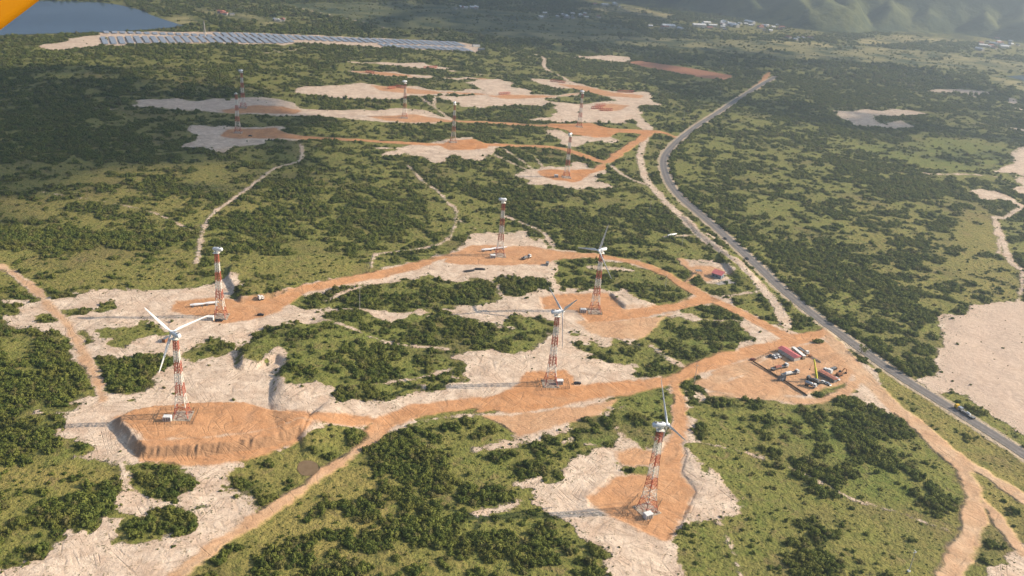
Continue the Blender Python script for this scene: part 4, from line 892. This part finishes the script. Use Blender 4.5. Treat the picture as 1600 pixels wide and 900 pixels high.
for a, b, l in (((607, 139), (618, 138), 'red lattice section on the upper far sand, left of two'), ((619, 136), (632, 138), 'red lattice section on the upper far sand, right of two'), ((924, 170), (941, 170), 'long red lattice section on the wide far sand'), ((938, 173), (957, 173), 'red lattice section nearest the viewer on the wide far sand'),
    ((930, 166), (946, 165.5), 'red lattice section behind two others on the wide far sand'), ((780, 148), (797, 147), 'red lattice section on the orange strip by the white dune'), ((662, 107), (683, 106), 'red lattice section on the thin topmost sand strip'), ((572, 113), (585, 115), 'red lattice section on the second thin sand strip'), ((860, 127), (884, 130), 'red lattice section beside the far dirt track'), ((965, 144), (990, 145), 'dull red lattice section at the far right sand edge')): lying_truss(a, b, l)

# ------------------------------------------------------------------ vehicles
WH = MB().tube([(0, -.15, 0), (0, .15, 0)], .42, 12).mesh('wheel', RUB)
WH2 = MB().tube([(0, -.25, 0), (0, .25, 0)], .55, 12).mesh('wheel', RUB)
def car(px, rz, paint, label, pickup=False, group=None, name='car'):
    r = empty(name, G(*px), rz, label, 'pickup truck' if pickup else 'car', group); L_ = 5.1 if pickup else 4.5
    mb = MB(); mb.box((0, 0, .78), (L_, 1.85, .6), top=(.98, .94))
    if pickup: mb.box((-1.45, .86, 1.2), (2.1, .1, .3)); mb.box((-1.45, -.86, 1.2), (2.1, .1, .3)); mb.box((-2.48, 0, 1.2), (.08, 1.7, .3)); mb.box((.55, 0, 1.78), (1.5, 1.45, .08))
    else: mb.box((-.3, 0, 1.52), (1.9, 1.4, .08))
    mb.box((L_/2+.05, 0, .6), (.18, 1.7, .22)); mb.build('body', paint, r)
    MB().box((.55 if pickup else -.3, 0, 1.4 if pickup else 1.29), (1.9 if pickup else 2.7, 1.62, .68 if pickup else .42), top=(.78, .86)).build('window', GLASS, r)
    for x in (-L_*.31, L_*.31):
        for y_ in (-.82, .82): me_child('wheel', WH, r, None, (x, y_, .42))
    return r
def truck(a, b, cab, label, kind='flat', load=None, name='truck'):
    """a = front end, b = rear end in the picture"""
    c, rz, L_ = two(b, a); r = empty(name, c, rz, label, name.replace('_', ' ')); f = L_/2
    MB().box((0, 0, 1.0), (L_, .9, .3)).build('chassis', DARK, r)
    cb = MB().box((f-1.1, 0, 1.75), (2.1, 2.4, 1.5)).box((f-1.25, 0, 2.75), (1.8, 2.3, .6), top=(.8, .92)).build('cab', cab, r); MB().box((f-.42, 0, 2.35), (.9, 2.1, .6), top=(.5, .95)).box((f-1.15, 0, 2.3), (1.0, 2.44, .5)).build('windscreen', GLASS, cb)
    if kind == 'flat':
        mb = MB().box((-1.3, 0, 1.35), (L_-2.8, 2.5, .2)); mb.box((f-2.6, 0, 1.95), (.12, 2.5, 1.1)).box((-1.3, 1.22, 1.6), (L_-2.8, .06, .3)).box((-1.3, -1.22, 1.6), (L_-2.8, .06, .3)); mb.build('flatbed', GREY, r)
    elif kind == 'tank':
        MB().tube([(-f+.1, 0, 2.2), (-f+.4, 0, 2.2), (f-2.8, 0, 2.2), (f-2.6, 0, 2.2)], [.8, 1.15, 1.15, .8], 16).build('tank', SILV, r)
    elif kind == 'box': MB().box((-1.3, 0, 2.45), (L_-2.8, 2.5, 2.5)).build('cargo_box', load or WHT, r)
    if kind == 'flat' and load is not None: MB().box((-1.6, 0, 2.1), (L_*.4, 1.9, 1.2), top=(.8, .7)).build('load', load, r)
    xs = [f-1.2, -f+1.0, -f+2.3]+([f-3.2] if L_ > 10 else [])
    for x in xs:
        for y_ in (-1.0, 1.0): me_child('wheel', WH2, r, None, (x, y_, .55))
    return r
def road_dir(px):
    p_ = G(*px); k = int(np.argmin((RP[:, 0]-p_.x)**2+(RP[:, 1]-p_.y)**2)); d_ = RP[min(k+2, len(RP)-1)]-RP[k-2]; return math.atan2(d_[1], d_[0])
car((1133, 373.5), road_dir((1133, 373)), CAR_D, 'dark car farther up the tarred road', group='dark cars on the tarred road'); car((1167, 405), road_dir((1167, 405)), CAR_D, 'dark car on the tarred road level with the red-roofed house', group='dark cars on the tarred road')
# lorry with yellow cab and low trailer
c_, rz_, L_ = two((1522, 656.5), (1492, 636.5)); r = empty('lorry', c_, rz_, 'grey low-loader lorry with a yellow machine at its front on the tarred road', 'lorry'); f = L_/2
MB().box((f-1.2, 0, 1.6), (2.2, 2.4, 1.8)).box((f-1.3, 0, 2.75), (1.9, 2.3, .6), top=(.82, .92)).build('cab', YLW, r); MB().box((f-.35, 0, 2.3), (.6, 2.1, .7), top=(.6, .95)).build('windscreen', GLASS, r)
MB().box((f-4.2, 0, 1.9), (3.2, 2.4, 1.6), top=(.9, .9)).build('body_box', SILV, r); MB().box((-1.8, 0, 1.05), (L_-4.4, 2.5, .35)).box((-f+1.0, 0, 1.4), (1.6, 2.5, .5)).box((-1.2, .9, 1.5), (4.5, .5, .6)).build('low_loader_bed', GREY, r); MB().box((-2.2, -.5, 1.75), (3.5, 1.1, 1.0), top=(.7, .6)).build('load', WHT, r)
for x in (f-1.2, f-4.6, f-5.8, -f+1.2, -f+2.5, -f+3.8):
    for y_ in (-1.05, 1.05): me_child('wheel', WH2, r, None, (x, y_, .55))
# compound
def long_shed(a, b, wd, h, wall, roof, label, name, tabs=False, rise=1.1):
    c, rz, L_ = two(a, b); r = empty(name, c, rz, label, name.replace('_', ' ')); MB().box((0, 0, h/2), (L_, wd, h)).build('wall', wall, r); mb = MB(); o_ = .5
    mb.add([(-L_/2-o_, -wd/2-o_, h-.05), (L_/2+o_, -wd/2-o_, h-.05), (L_/2+o_, 0, h+rise), (-L_/2-o_, 0, h+rise), (L_/2+o_, wd/2+o_, h-.05), (-L_/2-o_, wd/2+o_, h-.05)], [(0, 1, 2, 3), (3, 2, 4, 5), (1, 4, 2), (0, 3, 5), (0, 5, 4, 1)])
    rf = mb.build('roof', roof, r)
    if tabs:
        n = int(L_/2.2)
        for k in range(n): MB().box((-L_/2+L_*(k+.5)/n, -wd/2-1.0, h-.25), (1.1, 1.3, .1)).build('awning', roof, r)
    for k in range(max(2, int(L_/4))):
        x = -L_/2+L_*(k+.5)/max(2, int(L_/4)); MB().box((x, -wd/2-.03, h*.55), (1.2, .08, 1.0)).build('window', GLASS, r)
    MB().box((L_/2+.03, 0, 1.1), (.08, 1.4, 2.2)).build('door', GREY, r); return r
long_shed((1245, 564), (1220, 548.5), 5.6, 3.0, WALL, PINK, 'long pink-red roofed shed with white end wall in the compound', 'shed', True)
long_shed((1305, 598), (1281, 584.5), 3.6, 2.9, GREY, RUST, 'rust-brown roofed container row behind the crane in the compound', 'container', False, .35)
c_, rz_, L_ = two((1256, 562), (1238, 548)); r = empty('storage_trailer', c_, rz_, 'long cream trailer with a white top beside the pink-red shed', 'trailer'); MB().box((0, 0, 1.9), (L_, 2.5, 2.2)).build('box', plain('cream_side', (.42, .34, .24), .7), r); MB().box((0, 0, 3.06), (L_+.1, 2.6, .12)).build('roof', WHT, r)
for x in (-L_/2+1, -L_/2+2.3, L_/2-1.5):
    for y_ in (-1, 1): me_child('wheel', WH2, r, None, (x, y_, .55))
truck((1262, 555), (1246, 545), WHT, 'flatbed truck parked behind the cream trailer', 'flat')
c_, rz_, L_ = two((1282, 567), (1264, 556.5)); r = empty('crane_jib', c_, rz_, 'long thin lattice jib lying on the orange ground above the compound', 'crane jib'); lg, br_ = MB(), MB()
for y_, z_ in ((-.5, .3), (.5, .3), (0, 1.2)): lg.beam((-L_/2, y_, z_), (L_/2, y_, z_), .2)
for k in range(12):
    x0, x1 = -L_/2+L_*k/12, -L_/2+L_*(k+1)/12; br_.beam((x0, -.5, .3), (x1, 0, 1.2), .1); br_.beam((x0, .5, .3), (x1, 0, 1.2), .1); br_.beam((x0, -.5, .3), (x1, .5, .3), .1)
lg.build('chords', GREY, r); br_.build('bracing', GREY, r); MB().box((L_/2-1, 0, .8), (2, 2, 1.4)).build('jib_head', BROWN, r)
car((1210, 559), 1.9, CAR_W, 'white car parked at the left end of the pink-red shed', True, name='pickup_truck'); car((1216, 557.5), 1.9, CAR_W, 'white pickup right next to the shed wall, second from the left', True, name='pickup_truck'); car((1203, 557), 1.2, CAR_D, 'dark car in the shade left of the two white pickups'); car((1176, 563), .3, DRED, 'dark red car at the left gate of the compound')
truck((1230, 573), (1205, 579), WHT, 'flatbed truck with white cab in the middle of the compound, tail to the left', 'flat', RUST); truck((1247, 583), (1221, 588.5), WHT, 'white-cabbed truck with a long grey trailer in the middle of the compound', 'flat', WHT)
truck((1275, 607), (1257, 601), WHT, 'silver tanker truck at the lower edge of the compound', 'tank'); truck((1286, 580), (1299, 586), WHT, 'white box truck behind the rust-brown container row', 'box')
car((1307, 593), -.9, CAR_W, 'white car at the right end of the rust-brown container'); car((1287, 598.5), -.9, CAR_W, 'white car in the shadow of the rust-brown container'); car((1293, 601), -.9, SILV, 'silver car beside the rust-brown container, lower of two')
c_ = G(1271, 597); r = empty('mobile_crane', c_, 2.3, 'mobile crane with a raised yellow-green boom in the compound', 'crane'); MB().box((0, 0, 1.3), (10, 2.6, .9)).build('carrier', DARK, r); MB().box((4.2, 0, 2.2), (1.6, 2.4, 1.3)).build('cab', GREY, r); MB().box((-1.5, 0, 2.4), (4, 2.3, 1.4), top=(.9, .9)).build('superstructure', GREY, r)
for x in (-4, -2.7, 1.5, 3.8):
    for y_ in (-1.1, 1.1): me_child('wheel', WH2, r, None, (x, y_, .55))
for x in (-4.6, 2.6): MB().beam((x, -3, .9), (x, 3, .9), .3).box((x, -3, .45), (.6, .6, .9)).box((x, 3, .45), (.6, .6, .9)).build('outrigger', GREY, r)
inv_ = Matrix.Rotation(-2.3, 3, 'Z'); b0 = inv_ @ (G(1275, 597)-c_); b0.z = 2.6; t0 = b0+inv_ @ Vector((-3.6, 3.0, 12.6))
bo = MB().beam(b0, b0.lerp(t0, .55), 1.15).beam(b0.lerp(t0, .5), t0, .8).build('boom', YEL, r); MB().beam(t0, t0+inv_ @ Vector((-1.4, -.4, -7)), .1).box(t0+inv_ @ Vector((-1.4, -.4, -7.4)), (.5, .5, .8)).build('hook_line', DARK, bo)
# excavator by the container row
c_ = G(1311, 587); r = empty('excavator', c_, .6, 'dark excavator with a bent arm at the right end of the compound', 'excavator'); MB().box((0, -1.1, .5), (4.2, .7, 1.0)).box((0, 1.1, .5), (4.2, .7, 1.0)).build('tracks', DARK, r); MB().box((-.4, 0, 1.8), (3.6, 2.5, 1.4)).build('housing', BROWN, r); MB().box((.9, .7, 2.9), (1.5, 1.1, 1.1), top=(.85, .9)).build('cab', GLASS, r); MB().beam((1, -.3, 2.2), (4.0, -.3, 5.0), .5).beam((4.0, -.3, 5.0), (6.4, -.3, 3.6), .4).beam((6.4, -.3, 3.6), (6.8, -.3, 1.2), .35).build('arm', BROWN, r); MB().box((6.6, -.3, .8), (1.0, 1.2, .9), top=(1.2, 1)).build('bucket', DARK, r)
for a, b, l in (((1299, 579), (1305, 577), 'dark steel skip behind the excavator'),):
    c_, rz_, L_ = two(a, b); r = empty('skip', c_, rz_, l, 'skip'); MB().box((0, 0, .9), (4.5, 2.2, 1.6), top=(1.15, 1.1)).build('body', DARK, r); MB().box((0, 0, 1.74), (3.9, 2.1, .1)).build('rim', GREY, r)
r = empty('site_cabin', G(1221, 594), .4, 'small dark site cabin at the corner of the board fence', 'cabin'); MB().box((0, 0, 1.3), (5, 2.4, 2.6)).build('wall', GREY, r); MB().box((0, 0, 2.7), (5.2, 2.6, .16)).build('roof', DARK, r); MB().box((0, -1.22, 1.2), (.9, .06, 2.0)).build('door', WHT, r)
# near the pads
car((342, 502), .25, CAR_D, 'dark pickup beside the foot of the left sand tower', True, name='pickup_truck'); truck((412, 467.5), (404, 469.5), WHT, 'white truck parked on the dirt road right of the left sand tower', 'box'); car((407, 493), .2, DARK, 'dark car on the lower edge of the orange pad at left'); truck((829, 402), (816, 406), WHT, 'white-cabbed truck with a crane bed right of the tower at the road bend', 'flat', GREY)
car((391, 213), .1, DARK, 'dark vehicle on the far left orange pad'); car((902, 600), .2, DARK, 'dark car right of the fence beside the main road turbine')
def crate(px, rz, d_, mat, label, name='container'):
    r = empty(name, G(*px), rz, label, name.replace('_', ' ')); MB().box((0, 0, d_[2]/2), d_).build('box', mat, r); MB().box((0, 0, d_[2]+.06), (d_[0]+.1, d_[1]+.1, .12)).box((d_[0]/2+.03, 0, d_[2]*.5), (.06, d_[1]*.9, d_[2]*.85)).build('lid', GREY, r)
crate((259.5, 533), 1.35, (5, 2.4, 2.5), BROWN, 'small rust-brown container standing on sand behind the left turbine'); crate((855, 414), 1.4, (4, 2.4, 2.6), GREY, 'small grey container at the sand edge right of the road bend tower')
for px_, rz, l in (((749, 421), .2, 'heap of dark steel pipes on the sand below the road bend tower'), ((733, 424), .5, 'small stack of dark beams left of the steel pipes')):
    mb = MB(); c_ = G(*px_)
    for k in range(9): mb.tube([(-4+random.uniform(-1, 1), -1.6+.42*k, .25+.4*(k % 3 == 1)), (4+random.uniform(-1, 1), -1.5+.4*k+random.uniform(-.3, .3), .25+.4*(k % 3 == 1))], .24, 6)
    o = mb.build('pipe_stack', DARK); o.location = c_; o.rotation_euler = (0, 0, rz); tag(o, l, 'pipe stack')

# ------------------------------------------------------------------ house and shelter by the tarred road
p1, p2, p3_ = G(1111.5, 432), G(1126, 436.5), G(1138.5, 433.5); d_ = p2-p1; rz = math.atan2(d_.y, d_.x); L_ = d_.length; n_ = Vector((-math.sin(rz), math.cos(rz), 0)); W_ = abs((p3_-p2).dot(n_)); cc_ = (p1+p2)/2+n_*W_/2
r = empty('house', cc_, rz, 'small house with a pink-red roof and open white porch frame beside the tarred road', 'house'); h = 3.4; Wm = W_*.62
MB().box((0, -W_/2+Wm/2, h/2), (L_, Wm, h)).build('wall', BLUE, r); MB().box((0, 0, .1), (L_+1.5, W_+1.5, .22)).build('floor_slab', CONC, r)
MB().add([(-L_/2-.5, -W_/2-.6, h), (L_/2+.5, -W_/2-.6, h), (L_/2+.5, -W_/2+Wm+.3, h+1.7), (-L_/2-.5, -W_/2+Wm+.3, h+1.7), (-L_/2-.5, -W_/2-.6, h+.15), (L_/2+.5, -W_/2-.6, h+.15), (L_/2+.5, -W_/2+Wm+.3, h+1.85), (-L_/2-.5, -W_/2+Wm+.3, h+1.85)], [(0, 1, 2, 3), (4, 5, 6, 7), (0, 1, 5, 4), (1, 2, 6, 5), (2, 3, 7, 6), (3, 0, 4, 7)]).build('roof', PINK, r)
for k in range(6): MB().beam((-L_/2+L_*k/5, -W_/2+Wm+.3, h+1.6), (-L_/2+L_*k/5, W_/2+.6, h), .32).build('rafter', WHT, r)
for k in range(3): MB().box((-L_/2+.2+(L_-.4)*k/2, W_/2, h/2), (.3, .3, h)).build('post', WHT, r)
for x in (-L_*.3, L_*.05): MB().box((x, -W_/2-.03, 1.7), (1.3, .08, 1.1)).build('window', GLASS, r)
MB().box((L_/2+.03, -W_/2+Wm*.5, 1.15), (.08, 1.1, 2.2)).build('door', DARK, r)
r = empty('shelter', G(1091, 427), .2, 'small grey tin shelter on posts left of the pink-red roofed house', 'shelter'); MB().box((0, 0, 2.6), (5.5, 4, .15)).build('roof', GREY, r)
for x in (-2.4, 2.4):
    for y_ in (-1.7, 1.7): MB().box((x, y_, 1.3), (.18, .18, 2.6)).build('post', WOOD, r)
sheet('gravel_yard', P2([(1124, 441), (1140, 436.5), (1150, 439), (1148, 443), (1122, 446), (1117, 443)]), .35, GRV)

# ------------------------------------------------------------------ poles and masts
def pole(b, t, label, name='utility_pole', arm=True, mat=WOOD, k=.16):
    c_ = G(*b); ds = (c_-Vector((0, 0, CAMH))).length; h = abs(b[1]-t[1])*ds/FPX/.9; r = empty(name, c_, .4, label, name.replace('_', ' ')); MB().tube([(0, 0, -.2), (0, 0, h)], [k*1.2, k*.8], 8).build('pole', mat, r)
    if arm: MB().beam((-1.1, 0, h*.94), (1.1, 0, h*.94), .16).build('cross_arm', mat, r)
for b, t, l in (((1015, 331), (1017, 315), 'thin pole beside the sandy side track south of the road curve'), ((1065, 386), (1069, 367), 'thin pole in the scrub below the lone white blade'), ((1039, 451), (1042, 430), 'pole in the scrub right of the upper middle turbine'), ((1125, 150), (1127, 139), 'farthest pole left of the tarred road'), ((562, 483), (561, 450), 'tall pole in the thicket between the dirt roads'), ((1085, 596), (1090, 570), 'pole on the dirt road verge near the junction'), ((1068, 188), (1070, 176), 'pole in scrub near the road junction')): pole(b, t, l, mat=WALL)
c_ = G(1420, 893); r = empty('measuring_mast', c_, .3, 'slim white measuring mast with cross arms at the bottom right', 'mast'); MB().tube([(0, 0, 0), (0, 0, 12.2)], [.2, .14], 8).build('pole', WALL, r); MB().beam((-.9, 0, 11.2), (.9, 0, 11.2), .25).beam((0, -.6, 12), (0, .6, 12), .3).build('cross_arm', WHT, r); MB().box((0, 0, .3), (1.2, 1.2, .6)).build('base', WHT, r)
c_ = G(320, 55); r = empty('radio_mast', c_, 0, 'tall lattice radio mast rising behind the solar panels', 'mast'); lg, br_ = MB(), MB(); hh = 29
for k in range(4): a = math.pi/4+k*math.pi/2; lg.beam((2*math.cos(a), 2*math.sin(a), 0), (.5*math.cos(a), .5*math.sin(a), hh), .45)
for k in range(9):
    z0, z1 = hh*k/9, hh*(k+1)/9; q0, q1 = 2-1.5*k/9, 2-1.5*(k+1)/9
    for s_ in range(4): a, b = math.pi/4+s_*math.pi/2, math.pi/4+(s_+1)*math.pi/2; br_.beam((q0*math.cos(a), q0*math.sin(a), z0), (q1*math.cos(b), q1*math.sin(b), z1), .3)
lg.build('legs', WALL, r); br_.build('bracing', WALL, r)

# ------------------------------------------------------------------ solar field
SD = Vector((-.47, .883, 0)).normalized(); srz = math.atan2(SD.y, SD.x)
def array_mesh(L_, W_=9.6):
    mb = MB(); n = max(5, int(L_/4.6)); st = L_/n
    for k in range(n):
        x0 = k*st+.25; x1 = x0+st-.5
        mb.add([(x0, -W_/2, 1.3), (x1, -W_/2, 1.75), (x1, W_/2, 1.75), (x0, W_/2, 1.3), (x0, -W_/2, 1.2), (x1, -W_/2, 1.65), (x1, W_/2, 1.65), (x0, W_/2, 1.2)], [(0, 1, 2, 3), (7, 6, 5, 4), (0, 4, 5, 1), (2, 6, 7, 3), (0, 3, 7, 4), (1, 5, 6, 2)], 0)
        for y_ in (-W_*.35, 0, W_*.35): mb.box((x0+1.2, y_, .75), (.2, .2, 1.6), mi=1)
    return mb.mesh('solar_array', [SOLAR, GREY])
def arrays(path, len0, len1, label, group, gap=15.0):
    P = P2(path); s = np.concatenate([[0], np.cumsum(np.linalg.norm(np.diff(P, axis=0), axis=1))]); cache = {}
    for d_ in np.arange(0, s[-1], gap):
        t_ = d_/s[-1]; L_ = round((len0+(len1-len0)*t_)/6)*6
        if L_ not in cache: cache[L_] = array_mesh(L_)
        x, y = np.interp(d_, s, P[:, 0]), np.interp(d_, s, P[:, 1]); o = bpy.data.objects.new('solar_array', cache[L_]); COL.objects.link(o); o.location = (x, y, zat(x, y)-.1); o.rotation_euler = (0, 0, srz); tag(o, label, 'solar array', group)
arrays([(165.5, 69.3), (301, 67), (437, 68.5), (460, 66)], 92, 66, 'block of blue-grey solar panels in the front row, left half of the field', 'front row of solar blocks')
arrays([(603, 73.5), (662, 77), (739, 81.6)], 40, 60, 'block of grey solar panels in the short front row at the right end', 'right front row of solar blocks')
arrays([(167, 52.3), (250, 55), (330, 57.5)], 28, 28, 'small block of solar panels in the back row at the left', 'short back row of solar blocks')
arrays([(345, 58.5), (420, 60.5), (520, 65), (620, 69), (735, 73)], 66, 64, 'long narrow block of grey solar panels in the back row', 'long back row of solar blocks')

# ------------------------------------------------------------------ far houses
def house_mesh(w_, l_, h_, roof):
    mb = MB().box((0, 0, h_/2), (l_, w_, h_)); mb.add([(-l_/2-.4, -w_/2-.4, h_), (l_/2+.4, -w_/2-.4, h_), (l_/2+.4, 0, h_+w_*.28), (-l_/2-.4, 0, h_+w_*.28), (l_/2+.4, w_/2+.4, h_), (-l_/2-.4, w_/2+.4, h_)], [(0, 1, 2, 3), (3, 2, 4, 5), (1, 4, 2), (0, 3, 5), (0, 5, 4, 1)], 1)
    for x in (-l_*.25, l_*.25): mb.box((x, -w_/2-.03, h_*.5), (1.2, .08, 1.1), mi=2)
    return mb.mesh('house', [WALL, roof, GLASS])
HM = [house_mesh(7, 11, 3.4, WHT), house_mesh(8, 14, 4, RUST), house_mesh(9, 22, 5, WHT), house_mesh(6, 9, 3.2, GREY), house_mesh(12, 34, 6, WHT)]
for cx, cy, sx, sy, n, l in ((1128, 40, 38, 6, 34, 'pale house in the white town at the foot of the hills'), (1198, 43, 26, 5, 14, 'pale house at the right end of the white town'), (1042, 42, 22, 4, 8, 'pale house on the plain left of the white town'), (885, 26, 45, 5, 18, 'pale house in the village on the far middle plain'), (735, 14, 22, 4, 10, 'pale house among far trees near the top middle'), (1562, 70, 32, 8, 30, 'pale house in the settlement below the right hills'), (1258, 61, 22, 2, 8, 'pale house beside the far airstrip'), (352, 22, 16, 4, 5, 'pale house beyond the far shore of the lake'), (440, 33, 14, 2, 5, 'pale house by the far straight road'), (950, 8, 32, 3, 7, 'pale house on the highest visible far slope')):
    for k in range(n):
        q = gnd(cx+random.gauss(0, .5)*sx, cy+random.gauss(0, .5)*sy)[0]; o = bpy.data.objects.new('house', HM[random.choices(range(5), (5, 3, 2, 3, .8))[0]]); COL.objects.link(o); o.location = (q[0], q[1], zat(*q)); o.rotation_euler = (0, 0, random.choice((.3, 1.87))+random.uniform(-.3, .3)); o.scale = (1.2,)*3; tag(o, l, 'house', l.replace('pale house', 'pale houses'))
crate((744, 73), .4, (16, 8, 5), WHT, 'white control building at the right end of the solar field', 'control_building'); crate((752, 78.5), .3, (14, 6, 4), BLUE, 'blue-grey shed at the right end of the solar field', 'storage_shed')

# ------------------------------------------------------------------ single trees
def tree(px, h, cr, label, seed, dens=260):
    r_ = random.Random(seed); c_ = G(*px); r = empty('tree', c_, r_.uniform(0, 6), label, 'tree'); tk, cw = MB(), MB(); tk.tube([(0, 0, -.2), (.1, 0, h*.4), (.2, .1, h*.75)], [h*.04, h*.028, h*.012], 8); tips = []
    for k in range(9):
        a = r_.uniform(0, 6.28); z0 = h*r_.uniform(.3, .65); e_ = Vector((cr*.8*math.cos(a), cr*.8*math.sin(a), z0+h*r_.uniform(.1, .3))); tk.tube([(.12, .04, z0), tuple(Vector((.12, .04, z0)).lerp(e_, .5)+Vector((0, 0, .3))), tuple(e_)], [h*.018, h*.012, h*.005], 6); tips.append(e_)
    tips.append(Vector((0, 0, h*.85)))
    for k in range(dens):
        p_ = r_.choice(tips)+Vector((r_.gauss(0, .26*cr), r_.gauss(0, .26*cr), r_.gauss(0, .16*cr))); n_ = Vector((r_.gauss(0, 1), r_.gauss(0, 1), r_.gauss(.4, 1))).normalized(); u = n_.orthogonal().normalized(); w_ = n_.cross(u); s_ = r_.uniform(.16, .42)
        cw.add([p_-u*s_-w_*s_, p_+u*s_-w_*s_*.8, p_+u*s_*.8+w_*s_, p_-u*s_+w_*s_*.7], [(0, 1, 2, 3)])
    tk.build('trunk', BARK, r); cw.build('crown', M_LEAF, r)
tree((1345, 552), 6.5, 3.6, 'thin dark open-branched tree on the left edge of the tarred road by the junction', 3, 230); tree((1306, 507.5), 4.5, 2.4, 'small dark tree on the right edge of the tarred road above the junction', 4); tree((1405, 574), 5.0, 3.0, 'bushy dark tree on the right verge of the tarred road near the sand flat', 5, 420)
for px_, s_, l in (((1278, 535), (4.6, 3.0, 3.0), 'single rounded bush on the bare orange junction'), ((1488, 498), (1.6, 1.6, 1.5), 'lone dark bush at the corner of the big sand flat'), ((1372, 580), (2.6, 2.6, 2.0), 'dark bush on the left verge of the tarred road'), ((356, 157), (4, 3, 3), 'dark bush beside a pale mound on the far left sand'), ((1160, 655), (2.4, 2.4, 1.6), 'lone dark bush in the open grass right of the nearest turbine'), ((905, 536), (3.2, 2.8, 1.7), 'lone bush on the sand right of the middle turbine')):
    o = bpy.data.objects.new('shrub', BUSH[1]); COL.objects.link(o); o.location = G(*px_); o.scale = s_; tag(o, l, 'shrub')

# ------------------------------------------------------------------ the aircraft's own wing, a few metres away
def ray(px, py, d_):
    v = FW+RX*((px-800)/FPX)-UP*((py-450)/FPX); return Vector((0, 0, CAMH))+Vector(v/np.linalg.norm(v)*d_)
wa_, wb_ = ray(-330, 297, 5.2), ray(420, -271, 5.2); e_ = (wb_-wa_).normalized(); vw = (ray(31, 23, 5)-Vector((0, 0, CAMH))).normalized(); ch = e_.cross(vw).normalized()
if ch.dot(Vector(UP)) < 0: ch = -ch
ch = (ch*.96+vw*.28).normalized(); th_ = e_.cross(ch).normalized(); rings = []
for q in (0, 1):
    o_ = wa_.lerp(wb_, q); rings.append([o_+ch*a+th_*b for a, b in ((0, 0), (.03, .045), (.15, .085), (.5, .13), (1.0, .12), (1.5, .05), (1.6, 0), (1.5, -.03), (1.0, -.06), (.5, -.06), (.15, -.05), (.03, -.03))])
org = (wa_+wb_)/2; rings = [[p_-org for p_ in r_] for r_ in rings]
o = MB().loft(rings).build('aircraft_wing', plain('orange_yellow_wing_paint', (.50, .20, .004), .45, var=.03)); o.location = org; tag(o, 'orange-yellow painted edge of an aircraft wing filling the top left corner', 'aircraft wing')
